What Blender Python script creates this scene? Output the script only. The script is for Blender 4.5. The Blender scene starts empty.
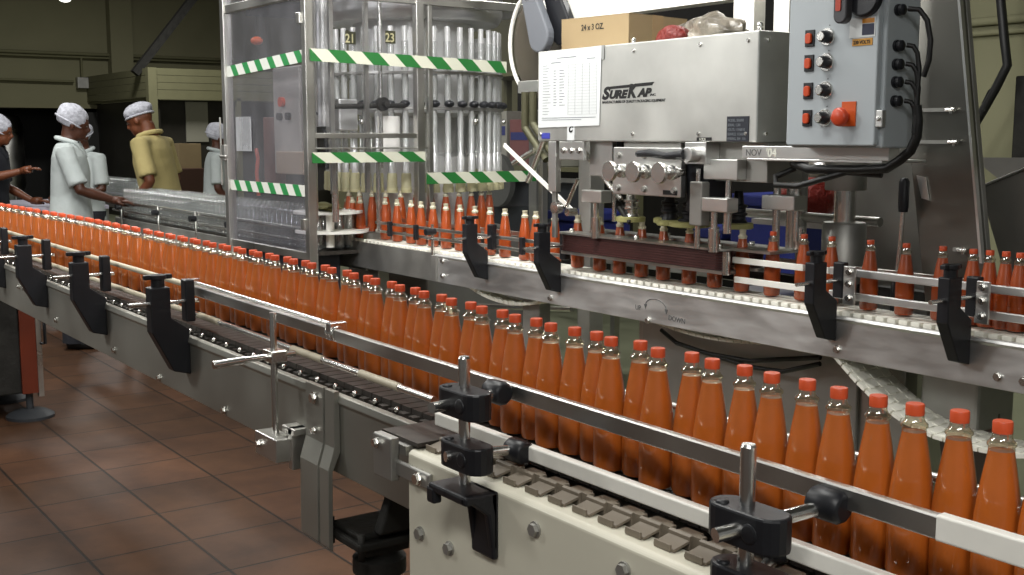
import bpy, bmesh, math, random
from math import sin, cos, pi, radians, sqrt, atan2
from mathutils import Vector, Matrix
random.seed(7)
S = bpy.context.scene
COL = S.collection

# ---------------------------------------------------------------- camera, world, lights, exposure
cam_d = bpy.data.cameras.new('camera'); cam = bpy.data.objects.new('camera', cam_d); COL.objects.link(cam)
cam_d.sensor_width = 36.0; cam_d.lens = 1150/1024*36.0; cam_d.clip_start = .05; cam_d.clip_end = 200
YAW = radians(35.654192); PITCH = radians(7.455902)
Fv = Vector((-cos(YAW)*cos(PITCH), sin(YAW)*cos(PITCH), -sin(PITCH)))
cam.location = (0, 0, 1.4)
cam.rotation_euler = Fv.to_track_quat('-Z', 'Y').to_euler()
S.camera = cam
S.view_settings.view_transform = 'Standard'; S.view_settings.look = 'None'
S.view_settings.gamma = 1; S.view_settings.use_curve_mapping = False
S.view_settings.exposure = -0.08
W = bpy.data.worlds.new('hall_air'); S.world = W; W.use_nodes = True
W.node_tree.nodes['Background'].inputs[0].default_value = (.84, .85, .81, 1)
W.node_tree.nodes['Background'].inputs[1].default_value = .17

LAMPS = [  # x, y, z, length x, length y, watts : the hall's ceiling lamps
    (0.3, -0.9, 3.3, 1.3, .5, 54),
    (-2.4, 1.1, 3.5, 1.2, .4, 45),
    (-5.0, 0.5, 3.6, 1.2, .4, 45),
    (-3.6, 4.6, 3.6, 1.2, .4, 55),
    (-7.6, 1.4, 3.5, 1.2, .4, 75),
    (-9.8, 4.6, 3.6, 1.2, .4, 40),
    (-3.7, 2.2, 3.6, 1.2, .4, 60),
    (-16.5, 5.4, 4.5, 1.2, .4, 200),
]

FLOODS = [  # x, y, z, aim, size, watts : fill lights added to brighten machines and workers, outside the picture
    (-4.4, -1.0, 2.8, (-4.9, 2.9, 1.3), .7, 46),  # side follows the knob shadows, placed to brighten the filler
    (0.9, -0.2, 2.5, (-2.6, 2.6, 1.1), .6, 16),
    (-7.0, -.9, 2.8, (-7.4, 2.6, 1.2), .7, 26),
    (-2.9, 1.9, 2.75, (-5.25, 3.1, 1.45), .5, 42),  # hanging one, added to brighten the filling tubes
]
# ---------------------------------------------------------------- helpers
def hx(h):
    h = h.lstrip('#'); c = [int(h[i:i+2], 16)/255 for i in (0, 2, 4)]
    return tuple((x/12.92 if x <= .04045 else ((x+.055)/1.055)**2.4) for x in c) + (1,)
MATS = {}
def mat(name, col, rough=.5, metal=0., var=.0, vscale=6., bump=0., bscale=40., coat=0., stretch=None, rvar=0., trans=0., ior=1.45, alpha=1.):
    if name in MATS: return MATS[name]
    m = bpy.data.materials.new(name); m.use_nodes = True; nt = m.node_tree; b = nt.nodes['Principled BSDF']
    c = hx(col) if isinstance(col, str) else tuple(col)+(1,)
    b.inputs['Base Color'].default_value = c; b.inputs['Roughness'].default_value = rough
    b.inputs['Metallic'].default_value = metal; b.inputs['Coat Weight'].default_value = coat
    b.inputs['Coat Roughness'].default_value = .05
    b.inputs['Transmission Weight'].default_value = trans; b.inputs['IOR'].default_value = ior
    b.inputs['Alpha'].default_value = alpha
    if var or bump or rvar:
        tc = nt.nodes.new('ShaderNodeTexCoord'); mp = nt.nodes.new('ShaderNodeMapping')
        nt.links.new(tc.outputs['Object'], mp.inputs[0])
        if stretch: mp.inputs['Scale'].default_value = stretch
        if var or rvar:
            n = nt.nodes.new('ShaderNodeTexNoise'); n.inputs['Scale'].default_value = vscale; n.inputs['Detail'].default_value = 6
            nt.links.new(mp.outputs[0], n.inputs['Vector'])
            if var:
                r = nt.nodes.new('ShaderNodeValToRGB')
                r.color_ramp.elements[0].position = .32; r.color_ramp.elements[1].position = .68
                r.color_ramp.elements[0].color = tuple(x*(1-var) for x in c[:3])+(1,)
                r.color_ramp.elements[1].color = tuple(min(1, x*(1+var*.6)) for x in c[:3])+(1,)
                nt.links.new(n.outputs['Fac'], r.inputs[0]); nt.links.new(r.outputs[0], b.inputs['Base Color'])
            if rvar:
                mr = nt.nodes.new('ShaderNodeMapRange'); mr.inputs['From Min'].default_value = .3; mr.inputs['From Max'].default_value = .7
                mr.inputs['To Min'].default_value = max(.02, rough-rvar); mr.inputs['To Max'].default_value = min(1, rough+rvar)
                nt.links.new(n.outputs['Fac'], mr.inputs[0]); nt.links.new(mr.outputs[0], b.inputs['Roughness'])
        if bump:
            n2 = nt.nodes.new('ShaderNodeTexNoise'); n2.inputs['Scale'].default_value = bscale; n2.inputs['Detail'].default_value = 4
            bp = nt.nodes.new('ShaderNodeBump'); bp.inputs['Strength'].default_value = bump; bp.inputs['Distance'].default_value = .01
            nt.links.new(mp.outputs[0], n2.inputs['Vector']); nt.links.new(n2.outputs['Fac'], bp.inputs['Height'])
            nt.links.new(bp.outputs[0], b.inputs['Normal'])
    MATS[name] = m; return m
def glassy(name, tint, gloss=.12, haze=0., hazecol=(.8, .82, .85)):
    """clear sheet or thin wall: transparent, a fresnel reflection and some diffuse haze"""
    if name in MATS: return MATS[name]
    m = bpy.data.materials.new(name); m.use_nodes = True; nt = m.node_tree; nt.nodes.clear()
    o = nt.nodes.new('ShaderNodeOutputMaterial'); t = nt.nodes.new('ShaderNodeBsdfTransparent'); t.inputs[0].default_value = tint+(1,)
    g = nt.nodes.new('ShaderNodeBsdfGlossy'); g.inputs['Roughness'].default_value = .06
    lw = nt.nodes.new('ShaderNodeLayerWeight'); fr = nt.nodes.new('ShaderNodeMath'); fr.operation = 'POWER'; fr.inputs[1].default_value = 4.5
    nt.links.new(lw.outputs['Facing'], fr.inputs[0]); lw.inputs[0].default_value = .5
    ma = nt.nodes.new('ShaderNodeMath'); ma.operation = 'MULTIPLY_ADD'; ma.inputs[1].default_value = .6; ma.inputs[2].default_value = gloss
    ma.use_clamp = True
    mx = nt.nodes.new('ShaderNodeMixShader')
    nt.links.new(fr.outputs[0], ma.inputs[0]); nt.links.new(ma.outputs[0], mx.inputs[0])
    last = t
    if haze:
        d = nt.nodes.new('ShaderNodeBsdfDiffuse'); d.inputs[0].default_value = hazecol+(1,)
        m2 = nt.nodes.new('ShaderNodeMixShader')
        tc = nt.nodes.new('ShaderNodeTexCoord'); mp = nt.nodes.new('ShaderNodeMapping'); mp.inputs['Scale'].default_value = (3, 3, 1.5)
        n = nt.nodes.new('ShaderNodeTexNoise'); n.inputs['Scale'].default_value = 2.; n.inputs['Detail'].default_value = 5
        mr = nt.nodes.new('ShaderNodeMapRange'); mr.inputs['From Min'].default_value = .35; mr.inputs['From Max'].default_value = .75
        mr.inputs['To Min'].default_value = haze*.65; mr.inputs['To Max'].default_value = haze*1.5
        nt.links.new(tc.outputs['Object'], mp.inputs[0]); nt.links.new(mp.outputs[0], n.inputs[0]); nt.links.new(n.outputs[0], mr.inputs[0])
        nt.links.new(mr.outputs[0], m2.inputs[0]); nt.links.new(t.outputs[0], m2.inputs[1]); nt.links.new(d.outputs[0], m2.inputs[2]); last = m2
    nt.links.new(last.outputs[0], mx.inputs[1]); nt.links.new(g.outputs[0], mx.inputs[2]); nt.links.new(mx.outputs[0], o.inputs[0])
    MATS[name] = m; return m
def emis(name, col, s):
    m = bpy.data.materials.new(name); m.use_nodes = True; b = m.node_tree.nodes['Principled BSDF']
    b.inputs['Base Color'].default_value = (0.8, .8, .8, 1); b.inputs['Emission Color'].default_value = tuple(col)+(1,); b.inputs['Emission Strength'].default_value = s
    return m

class MB:
    """collects shapes, becomes ONE mesh object"""
    def __init__(s): s.v = []; s.f = []; s.m = []; s.sm = []; s.mi = 0
    def add(s, vs, fs, smooth=False):
        o = len(s.v); s.v += [tuple(p) for p in vs]
        for f in fs: s.f.append(tuple(i+o for i in f)); s.m.append(s.mi); s.sm.append(smooth)
        return s
    def bx(s, x0, x1, y0, y1, z0, z1, M=None):
        vs = [Vector(p) for p in ((x0,y0,z0),(x1,y0,z0),(x1,y1,z0),(x0,y1,z0),(x0,y0,z1),(x1,y0,z1),(x1,y1,z1),(x0,y1,z1))]
        if M is not None: vs = [M @ p for p in vs]
        return s.add(vs, [(0,3,2,1),(4,5,6,7),(0,1,5,4),(1,2,6,5),(2,3,7,6),(3,0,4,7)])
    def tube(s, pts, r, seg=12, caps=True):
        pts = [Vector(p) for p in pts]; n = len(pts)
        rs = r if isinstance(r, (list, tuple)) else [r]*n
        vs = []; up = None
        for i, p in enumerate(pts):
            d = (pts[min(i+1, n-1)]-pts[max(i-1, 0)]).normalized()
            if up is None:
                up = Vector((0, 0, 1)) if abs(d.z) < .9 else Vector((1, 0, 0))
            a = d.cross(up)
            if a.length < 1e-5: a = d.cross(Vector((.3, 1, .2)))
            a.normalize(); b = a.cross(d).normalized(); up = b
            for k in range(seg):
                t = 2*pi*k/seg; vs.append(p+(a*cos(t)+b*sin(t))*rs[i])
        fs = [(i*seg+k, i*seg+(k+1) % seg, (i+1)*seg+(k+1) % seg, (i+1)*seg+k) for i in range(n-1) for k in range(seg)]
        s.add(vs, fs, True)
        if caps:
            o = len(s.v)-n*seg
            s.f.append(tuple(o+k for k in reversed(range(seg)))); s.m.append(s.mi); s.sm.append(False)
            s.f.append(tuple(o+(n-1)*seg+k for k in range(seg))); s.m.append(s.mi); s.sm.append(False)
        return s
    def cyl(s, p0, p1, r, seg=16, r2=None): return s.tube([p0, p1], [r, r if r2 is None else r2], seg)
    def lathe(s, prof, o=(0, 0, 0), seg=24, axis='z'):
        vs = []; o = Vector(o)
        for r, z in prof:
            for k in range(seg):
                t = 2*pi*k/seg; a, b = r*cos(t), r*sin(t)
                vs.append(o+(Vector((a, b, z)) if axis == 'z' else Vector((a, -z, b)) if axis == '-y' else Vector((a, z, -b)) if axis == 'y' else Vector((z, a, b))))
        n = len(prof)
        fs = [(i*seg+k, i*seg+(k+1) % seg, (i+1)*seg+(k+1) % seg, (i+1)*seg+k) for i in range(n-1) for k in range(seg)]
        return s.add(vs, fs, True)
    def prism(s, pts, axis, a0, a1):
        n = len(pts)
        def mk(p, a): return {'x': (a, p[0], p[1]), 'y': (p[0], a, p[1]), 'z': (p[0], p[1], a)}[axis]
        vs = [mk(p, a0) for p in pts]+[mk(p, a1) for p in pts]
        fs = [tuple(range(n)), tuple(reversed(range(n, 2*n)))]+[(i, i+n, (i+1) % n+n, (i+1) % n) for i in range(n)]
        return s.add(vs, fs)
    def rprism(s, x0, x1, z0, z1, rad, a0, a1, axis='y', n=5):
        pts = []
        for cx, cz, t0 in ((x1-rad, z1-rad, 0), (x0+rad, z1-rad, 90), (x0+rad, z0+rad, 180), (x1-rad, z0+rad, 270)):
            for k in range(n+1):
                t = radians(t0+90*k/n); pts.append((cx+rad*cos(t), cz+rad*sin(t)))
        return s.prism(pts, axis, a0, a1)
    def ell(s, c, r, seg=16, rings=10, M=None):
        c = Vector(c); vs = []; fs = []
        for i in range(rings+1):
            ph = pi*i/rings
            for k in range(seg):
                t = 2*pi*k/seg; p = Vector((r[0]*sin(ph)*cos(t), r[1]*sin(ph)*sin(t), r[2]*cos(ph)))
                if M is not None: p = M @ p
                vs.append(c+p)
        for i in range(rings):
            for k in range(seg): fs.append((i*seg+k, (i+1)*seg+k, (i+1)*seg+(k+1) % seg, i*seg+(k+1) % seg))
        return s.add(vs, fs, True)
    def build(s, name, mats, parent=None, off=(0, 0, 0), bevel=0., bseg=2, recalc=True):
        me = bpy.data.meshes.new(name); o3 = Vector(off)
        me.from_pydata([tuple(Vector(p)-o3) for p in s.v], [], s.f); me.update()
        if recalc:
            bm = bmesh.new(); bm.from_mesh(me)
            bm.verts.ensure_lookup_table()
            bmesh.ops.remove_doubles(bm, verts=bm.verts, dist=1e-6)
            bmesh.ops.dissolve_degenerate(bm, edges=bm.edges, dist=1e-7)
            bmesh.ops.recalc_face_normals(bm, faces=bm.faces)
            for e in bm.edges:
                if len(e.link_faces) == 2 and e.calc_face_angle(0) > .75: e.smooth = False
            bm.to_mesh(me); bm.free()
        else:
            pass
        for m in (mats if isinstance(mats, (list, tuple)) else [mats]): me.materials.append(m)
        if len(me.polygons) == len(s.m):
            me.polygons.foreach_set('material_index', s.m); me.polygons.foreach_set('use_smooth', s.sm)
        else:
            me.polygons.foreach_set('use_smooth', [any(s.sm)]*len(me.polygons))
        o = bpy.data.objects.new(name, me); COL.objects.link(o)
        if parent: o.parent = parent
        if bevel:
            b = o.modifiers.new('bevel', 'BEVEL'); b.width = bevel; b.segments = bseg; b.limit_method = 'ANGLE'; b.angle_limit = radians(40)
            b.harden_normals = False
        return o

def tag(o, label=None, cat=None, group=None, kind=None):
    if label: o['label'] = label
    if cat: o['category'] = cat
    if group: o['group'] = group
    if kind: o['kind'] = kind
    return o
class Thing:
    def __init__(s, name, label, cat, loc, group=None):
        s.loc = Vector(loc); e = bpy.data.objects.new(name, None); e.empty_display_size = .05
        COL.objects.link(e); e.location = loc; tag(e, label, cat, group); s.o = e
    def part(s, name, mb, m, parent=None, label=None, bevel=0., kind=None):
        o = mb.build(name, m, parent or s.o, s.loc, bevel)
        if label: o['label'] = label
        if kind: o['kind'] = kind
        return o
def solo(name, mb, m, label, cat, loc=(0, 0, 0), group=None, bevel=0.):
    o = mb.build(name, m, None, loc, bevel); o.location = loc; return tag(o, label, cat, group)
def struct(name, mb, m, bevel=0.):
    o = mb.build(name, m, None, (0, 0, 0), bevel); o['kind'] = 'structure'; return o
def copy_tree(o, parent=None):
    c = o.copy(); COL.objects.link(c)
    if parent: c.parent = parent
    for ch in list(o.children): copy_tree(ch, c)
    return c
def text_mesh(txt, size, loc, face='-y', shear=0., bold=0., ext=.0004, align='LEFT', xs=1., rot=0.):
    """lettering lying on a face that looks to -Y or +X, as mesh data"""
    cu = bpy.data.curves.new('t', 'FONT'); cu.body = txt; cu.size = size; cu.shear = shear; cu.offset = bold; cu.extrude = ext; cu.align_x = align
    ob = bpy.data.objects.new('t', cu); COL.objects.link(ob)
    dg = bpy.context.evaluated_depsgraph_get(); me = bpy.data.meshes.new_from_object(ob.evaluated_get(dg))
    bpy.data.objects.remove(ob); bpy.data.curves.remove(cu)
    R = Matrix.Rotation(radians(90), 4, 'X')
    if face == '+x': R = Matrix.Rotation(radians(90), 4, 'Z') @ R
    M = Matrix.Translation(loc) @ R @ Matrix.Rotation(rot, 4, 'Z') @ Matrix.Diagonal((xs, 1, 1, 1))
    vs = [M @ v.co for v in me.vertices]; fs = [tuple(p.vertices) for p in me.polygons]
    bpy.data.meshes.remove(me)
    return vs, fs

# ---------------------------------------------------------------- materials
STEEL = mat('stainless_steel', (.60, .59, .56), .34, 1., var=.12, vscale=3, rvar=.08, bump=.04, bscale=9)
STEELB = mat('brushed_beam_steel', (.70, .70, .69), .42, .9, var=.16, vscale=5, rvar=.1, stretch=(1, 1, 4))
STEELD = mat('dull_steel', (.42, .415, .39), .5, .9, var=.2, vscale=4, rvar=.08)
PANELS = mat('conveyor_side_steel', (.38, .375, .335), .48, .85, var=.14, vscale=3, rvar=.06)
CHROME = mat('polished_rod_steel', (.78, .77, .74), .26, 1.)
ALU = mat('machined_aluminium', (.74, .74, .72), .33, .95, var=.06, vscale=8)
HOUS = mat('capper_housing_steel', (.55, .55, .52), .44, .8, var=.22, vscale=3.5, rvar=.08)
IRON = mat('dark_iron', '#2b2a27', .6, .4, var=.3, vscale=14, bump=.3)
BLACK = mat('black_plastic', '#1b1c20', .42, var=.15, vscale=20, bump=.05)
RUBBER = mat('black_rubber_cable', '#141414', .45)
WHITEP = mat('white_plastic', '#f0eee6', .38, var=.05, vscale=20)
BELTW = mat('white_chain_plastic', '#f0eee2', .5, var=.12, vscale=30)
CREAM = mat('cream_painted_metal', '#d8d4c2', .4, var=.05, vscale=5)
ROD = mat('beige_rail_plastic', '#b5ad98', .4)
CHAIN = mat('grey_chain_plastic', '#7c7264', .5, var=.12, vscale=20)
CHAIND = mat('dark_chain_steel', (.06, .052, .045), .5, .3, var=.3, vscale=40)
CAPR = mat('red_cap_plastic', '#d4552e', .38)
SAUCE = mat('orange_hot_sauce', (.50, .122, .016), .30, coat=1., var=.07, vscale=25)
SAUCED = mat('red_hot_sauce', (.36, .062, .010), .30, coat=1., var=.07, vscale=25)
NECK = glassy('clear_bottle_glass', (.96, .92, .78), .34, .05, (.95, .90, .70))
EMPTYG = glassy('empty_bottle_glass', (.88, .90, .89), .30, .13, (.92, .95, .95))
ACRY = glassy('acrylic_sheet', (.90, .90, .93), .04, .075, (.62, .62, .66))
ACRY2 = glassy('clear_acrylic_sheet', (.95, .95, .96), .0, .010, (.7, .7, .72))
TUBEM = mat('bright_tube_steel', (.92, .92, .90), .22, .5, coat=.6)
TUBEG = glassy('clear_filling_tube', (.95, .96, .95), .2, .15, (.85, .86, .84))
EPOXY = mat('grey_enamel_box', '#a9b0b4', .36, var=.03, vscale=3)
CARDB = mat('brown_cardboard', '#8c795a', .8, var=.06, vscale=6, bump=.05)
PAPER = mat('white_paper', '#cfd2d2', .7)
INK = mat('black_ink', '#141414', .6)
GREYINK = mat('grey_print', '#70757a', .7)
FAINT = mat('faint_marker', '#5c5c5c', .7)
WHITEINK = mat('white_ink', '#d8d8cc', .6)
TAPEW = mat('tape_white', '#e2e4dc', .5)
TAPEG = mat('tape_green', '#2c8a4a', .5)
TAPEW2 = mat('tape_off_white', '#c9c9b8', .5)
TAPEG2 = mat('tape_dark_green', '#23692f', .5)
GRIP = mat('maroon_gripper_belt', '#3d1a17', .6, var=.25, vscale=30, stretch=(1, 1, 8))
YELP = mat('yellow_green_disc_rubber', '#a5a26a', .5)
REDP = mat('red_orange_button', '#bf4426', .35)
ORNG = mat('orange_plate', '#c8551f', .5)
BLUEP = mat('blue_plastic', '#1b2566', .45, var=.1)
CREAMP = mat('cream_nozzle_plastic', '#b9b38c', .45)
SKIN = mat('dark_skin', '#4a2a1c', .45, var=.08)
SKIN2 = mat('brown_skin', '#6a3d27', .45, var=.08)
COATW = mat('white_coat_cloth', '#aeb5b4', .85, var=.08, vscale=6, bump=1., bscale=9)
COATY = mat('beige_coat_cloth', '#a89a68', .85, var=.08, vscale=6, bump=1., bscale=9)
COATD = mat('dark_navy_cloth', '#12141c', .9, bump=.4, bscale=14)
PANTS = mat('dark_trouser_cloth', '#23242a', .9)
PANTSB = mat('khaki_trouser_cloth', '#8f8455', .9)
NET = mat('white_hair_net', '#aeafb8', .8, var=.25, vscale=45, bump=.6, bscale=60)
HAIR = mat('black_hair', '#0d0b0a', .7)
SHOE = mat('black_shoe_leather', '#0e0e0e', .4)
EYEW = mat('eye_white', '#6b625a', .3)

# ---------------------------------------------------------------- setting
def floor_material():
    m = bpy.data.materials.new('terracotta_floor_tiles'); m.use_nodes = True; nt = m.node_tree; b = nt.nodes['Principled BSDF']
    N = nt.nodes.new; L = nt.links.new
    tc = N('ShaderNodeTexCoord'); mp = N('ShaderNodeMapping'); L(tc.outputs['Object'], mp.inputs[0])
    mp.inputs['Location'].default_value = (4.155, -1.0, 0)
    br = N('ShaderNodeTexBrick'); br.offset = 0; br.squash = 1
    br.inputs['Scale'].default_value = 1; br.inputs['Brick Width'].default_value = .348; br.inputs['Row Height'].default_value = .348
    br.inputs['Mortar Size'].default_value = .0055; br.inputs['Mortar Smooth'].default_value = .3; br.inputs['Bias'].default_value = 0
    br.inputs['Color1'].default_value = hx('#47301f'); br.inputs['Color2'].default_value = hx('#543826'); br.inputs['Mortar'].default_value = hx('#201811')
    L(mp.outputs[0], br.inputs[0])
    n = N('ShaderNodeTexNoise'); n.inputs['Scale'].default_value = 2.6; n.inputs['Detail'].default_value = 8; n.inputs['Roughness'].default_value = .65
    L(tc.outputs['Object'], n.inputs[0])
    rp = N('ShaderNodeValToRGB'); rp.color_ramp.elements[0].position = .35; rp.color_ramp.elements[0].color = (.50, .47, .45, 1)
    rp.color_ramp.elements[1].position = .7; rp.color_ramp.elements[1].color = (1.12, 1.1, 1.05, 1); L(n.outputs[0], rp.inputs[0])
    mx = N('ShaderNodeMix'); mx.data_type = 'RGBA'; mx.blend_type = 'MULTIPLY'; mx.inputs[0].default_value = 1
    L(br.outputs[0], mx.inputs[6]); L(rp.outputs[0], mx.inputs[7]); L(mx.outputs[2], b.inputs['Base Color'])
    # dark lines where some joints lost their grout
    b.inputs['Roughness'].default_value = .58; b.inputs['Specular IOR Level'].default_value = .3
    bp = N('ShaderNodeBump'); bp.inputs['Strength'].default_value = .5; bp.inputs['Distance'].default_value = .004
    ad = N('ShaderNodeMath'); ad.operation = 'SUBTRACT'; L(n.outputs[0], ad.inputs[0]); L(br.outputs['Fac'], ad.inputs[1]); L(ad.outputs[0], bp.inputs['Height']); L(bp.outputs[0], b.inputs['Normal'])
    return m
CONC = mat('pale_green_concrete', '#7d8069', .45, var=.15, vscale=2, bump=.05)
WALLM = mat('beige_wall_paint', '#827f63', .8, var=.06, vscale=1.2)
WALLR = mat('cream_wall_paint', '#8f8d70', .8, var=.05, vscale=1.2)
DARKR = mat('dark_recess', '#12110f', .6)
SIDING = mat('painted_boarding', '#6e6c50', .75, var=.06)
CEILM = mat('ceiling_sheet', '#3a3a30', .9)
struct('floor', MB().bx(-24.2, 3, -4, 2.35, -.1, 0), floor_material())
struct('floor_concrete', MB().bx(-24.2, 3, 2.35, 9.7, -.1, 0), CONC)
f2 = bpy.data.objects['floor_concrete']; f2.name = 'floor_rear'
# far wall: painted upper wall above a dark recess
w = MB(); w.bx(-22.2, -22, -4, 6.55, 1.92, 4.6); w.bx(-22.2, -22, 6.55, 12, 0, 4.6)
struct('wall_back', w, WALLM)
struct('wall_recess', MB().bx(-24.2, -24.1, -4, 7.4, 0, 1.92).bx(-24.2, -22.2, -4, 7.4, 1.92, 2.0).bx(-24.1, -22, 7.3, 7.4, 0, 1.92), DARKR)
struct('wall_right', MB().bx(-9.5, 3, 7.5, 7.6, 0, 4.6), WALLR)
struct('wall_side', MB().bx(-22, -9.5, 9.5, 9.6, 0, 4.6), WALLM)
struct('ceiling', MB().bx(-23, 3, -4, 9.6, 4.6, 4.7), CEILM)
# header band below the upper wall
struct('trim_1', MB().bx(-21.98, -21.93, -4, 6.55, 1.92, 1.99), mat('header_paint', '#807c60', .8))
# boarded enclosure that juts out of the far wall
bd = MB()
for k in range(4):
    z0 = 2.04+k*.115
    bd.bx(-22, -18.5, 6.15, 6.19, z0+.004, z0+.111); bd.bx(-18.54, -18.5, 6.15, 9.5, z0+.004, z0+.111)
struct('wall_boarded', bd, SIDING)
fr = MB()
fr.bx(-18.6, -18.46, 6.12, 6.26, 0, 2.50); fr.bx(-18.56, -18.47, 7.6, 7.67, 0, 2.04); fr.bx(-18.56, -18.47, 8.9, 8.97, 0, 2.04)
fr.bx(-22, -18.5, 6.2, 6.26, 2.0, 2.04); fr.bx(-18.56, -18.47, 6.2, 9.5, 2.0, 2.05)
struct('trim_2', fr, SIDING)
struct('wall_inner', MB().bx(-18.9, -18.85, 6.2, 9.5, 0, 2.0).bx(-22, -18.6, 6.3, 6.34, 0, 2.0), mat('dim_partition', '#2a2721', .5, var=.2))
# poster / lit noticeboard inside the enclosure
wn = MB().bx(-18.84, -18.81, 6.84, 7.22, 1.32, 1.98); o = struct('window_1', wn, mat('frosted_pane', '#8b897c', .5))
struct('door_1', MB().bx(-21.96, -21.9, 5.75, 6.3, 0, 1.85), mat('dark_door', '#1b1a17', .5))
t = Thing('cardboard_box', 'brown cardboard box under the lit pane beside the beige coat', 'box', (-17.2, 6.7, 0.9))
t.part('box_body', MB().bx(-17.35, -17.0, 6.05, 6.4, .93, 1.30), CARDB, bevel=.004)
t.part('flap', MB().bx(-17.35, -17.0, 6.05, 6.22, 1.30, 1.305), CARDB)
solo('box_stand', MB().bx(-17.4, -16.95, 6.0, 6.45, .0, .93), mat('rust_brown_board', '#3a2216', .7), 'rust brown stand below the cardboard box in the far enclosure', 'stand', bevel=.01)
# steel vessels in the dark recess
for i, (y, r) in enumerate(((3.3, .35), (4.15, .38), (5.0, .3))):
    t = Thing('storage_tank', ['upright steel tank in the dark recess at the far left', 'upright steel tank in the middle of the dark recess', 'narrow upright steel tank in the recess behind the white-coated workers'][i], 'tank', (-23.3, y, 0), 'steel tanks in the recess')
    t.part('vessel', MB().lathe([(0, .35), (r*.6, .2), (r, .5), (r, 1.6), (r*.75, 1.78), (0, 1.84)], (-23.3, y, 0)), STEEL)
    for k in range(3):
        a = k*2*pi/3+.3; t.part('leg', MB().cyl((-23.3+r*.7*cos(a), y+r*.7*sin(a), 0), (-23.3+r*.7*cos(a), y+r*.7*sin(a), .4), .03), STEELD)
# wall conduits
solo('conduit', MB().cyl((-21.9, -4, 2.9), (-21.9, 9.4, 2.9), .03).cyl((-21.9, -4, 2.84), (-21.9, 9.4, 2.84), .02), SIDING, 'painted double conduit running along the upper far wall', 'pipe')
t = Thing('junction_conduit', 'painted conduit with a junction box below the long pipes on the far wall', 'pipe', (-21.9, 5.5, 2.3))
t.part('pipe', MB().cyl((-21.9, 2.9, 2.42), (-21.9, 5.9, 2.40), .022), SIDING)
t.part('junction_box', MB().bx(-21.97, -21.84, 5.95, 6.15, 2.28, 2.48), STEELD, bevel=.01)
t.part('riser', MB().cyl((-21.9, 6.05, 2.45), (-21.9, 6.05, 2.84), .02), SIDING)
solo('roof_brace', MB().bx(-.07, .07, -.06, .06, 0, 1.9, Matrix.Translation((-18.9, 6.05, 2.42)) @ Matrix.Rotation(radians(-39), 4, 'X')), IRON, 'dark diagonal steel brace against the far wall', 'beam')
solo('roof_purlin', MB().bx(-18.0, -17.8, 7.6, 9.4, 3.35, 3.6), IRON, 'dark roof beam at the top behind the filling machine', 'beam')
solo('vertical_duct', MB().bx(-21.98, -21.75, 6.55, 6.95, 2.56, 4.55), WALLM, 'boxed painted duct rising up the far wall beside the brace', 'duct')
# lamps
LM = emis('lamp_diffuser_light', (1, .98, .92), 3)
for i, (x, y, z, lx, ly, wt) in enumerate(LAMPS):
    t = Thing('ceiling_lamp', 'ceiling lamp out of the picture, number %d along the hall' % (i+1), 'lamp', (x, y, z))
    t.part('lamp_housing', MB().bx(x-lx/2, x+lx/2, y-ly/2, y+ly/2, z+.02, z+.10), EPOXY, bevel=.01)
    for sx in (-.4, .4): t.part('hanger', MB().cyl((x+lx*sx, y, z+.1), (x+lx*sx, y, 4.6), .006, 8), STEELD)
    ld = bpy.data.lights.new('lamp_light', 'AREA'); ld.shape = 'RECTANGLE'; ld.size = lx*.95; ld.size_y = ly*.9; ld.energy = wt; ld.color = (1, .99, .95)
    lo = bpy.data.objects.new('lamp_light', ld); COL.objects.link(lo); lo.parent = t.o; lo.location = (0, 0, -.02)
NAMES = ['above the camera', 'above the front conveyor', 'above the far part of the front conveyor', 'behind the capping machine', 'above the workers',
         'far behind the beige coat', 'above the filling machine', 'in front of the far wall']
for o in bpy.data.objects:
    if o.name.startswith('ceiling_lamp') and o.type == 'EMPTY':
        k = int(o['label'].split()[-4])-1; o['label'] = 'grey ceiling lamp hanging '+NAMES[k]
for i, (x, y, z, aim, sz, wt) in enumerate(FLOODS):  # stands and heads for the added fill lights
    t = Thing('fill_light', ('added fill light on a tripod stand '+('in front of the filling machine', 'behind the camera', 'in front of the workers', '')[i]+', outside the picture') if i < 3 else ('tilted fill light added to brighten the filling machine, hanging from the ceiling'), 'lamp', (x, y, 0))
    dv = (Vector(aim)-Vector((x, y, z))).normalized(); q = dv.to_track_quat('-Z', 'Y')
    Mh = Matrix.Translation((x, y, z)) @ q.to_matrix().to_4x4()
    if i == 3: t.part('pole', MB().cyl((x, y, z+.1), (x, y, 4.6), .015), BLACK)
    else: t.part('pole', MB().cyl((x, y, .5), (x, y, z-.05), .015), BLACK)
    for k in range(3 if i < 3 else 0):
        a = k*2*pi/3; t.part('leg', MB().cyl((x, y, .7), (x+.45*cos(a), y+.45*sin(a), 0.01), .011), BLACK)
    t.part('head', MB().bx(-sz/2, sz/2, -sz/2, sz/2, .03, .10, Mh), BLACK)
    t.part('diffuser', MB().bx(-sz/2+.01, sz/2-.01, -sz/2+.01, sz/2-.01, .02, .03, Mh), LM)
    ld = bpy.data.lights.new('lamp_light', 'AREA'); ld.shape = 'SQUARE'; ld.size = sz*.9; ld.energy = wt; ld.color = (1, .995, .97)
    lo = bpy.data.objects.new('lamp_light', ld); COL.objects.link(lo); lo.parent = t.o; lo.location = (0, 0, z); lo.rotation_euler = q.to_euler()
t = Thing('high_bay_lamp', 'small lit round lamp hanging at the top left edge', 'lamp', (-14.8, 3.93, 3.03))
t.part('shade', MB().lathe([(.0, .22), (.07, .2), (.12, .08), (.15, .05), (.13, .045), (0, .06)], (-14.8, 3.93, 3.03)), WHITEP)
t.part('bulb', MB().ell((-14.8, 3.93, 3.06), (.07, .07, .035)), LM)
t.part('cord', MB().cyl((-14.8, 3.93, 3.2), (-14.8, 3.93, 4.6), .01, 6), RUBBER)

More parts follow.
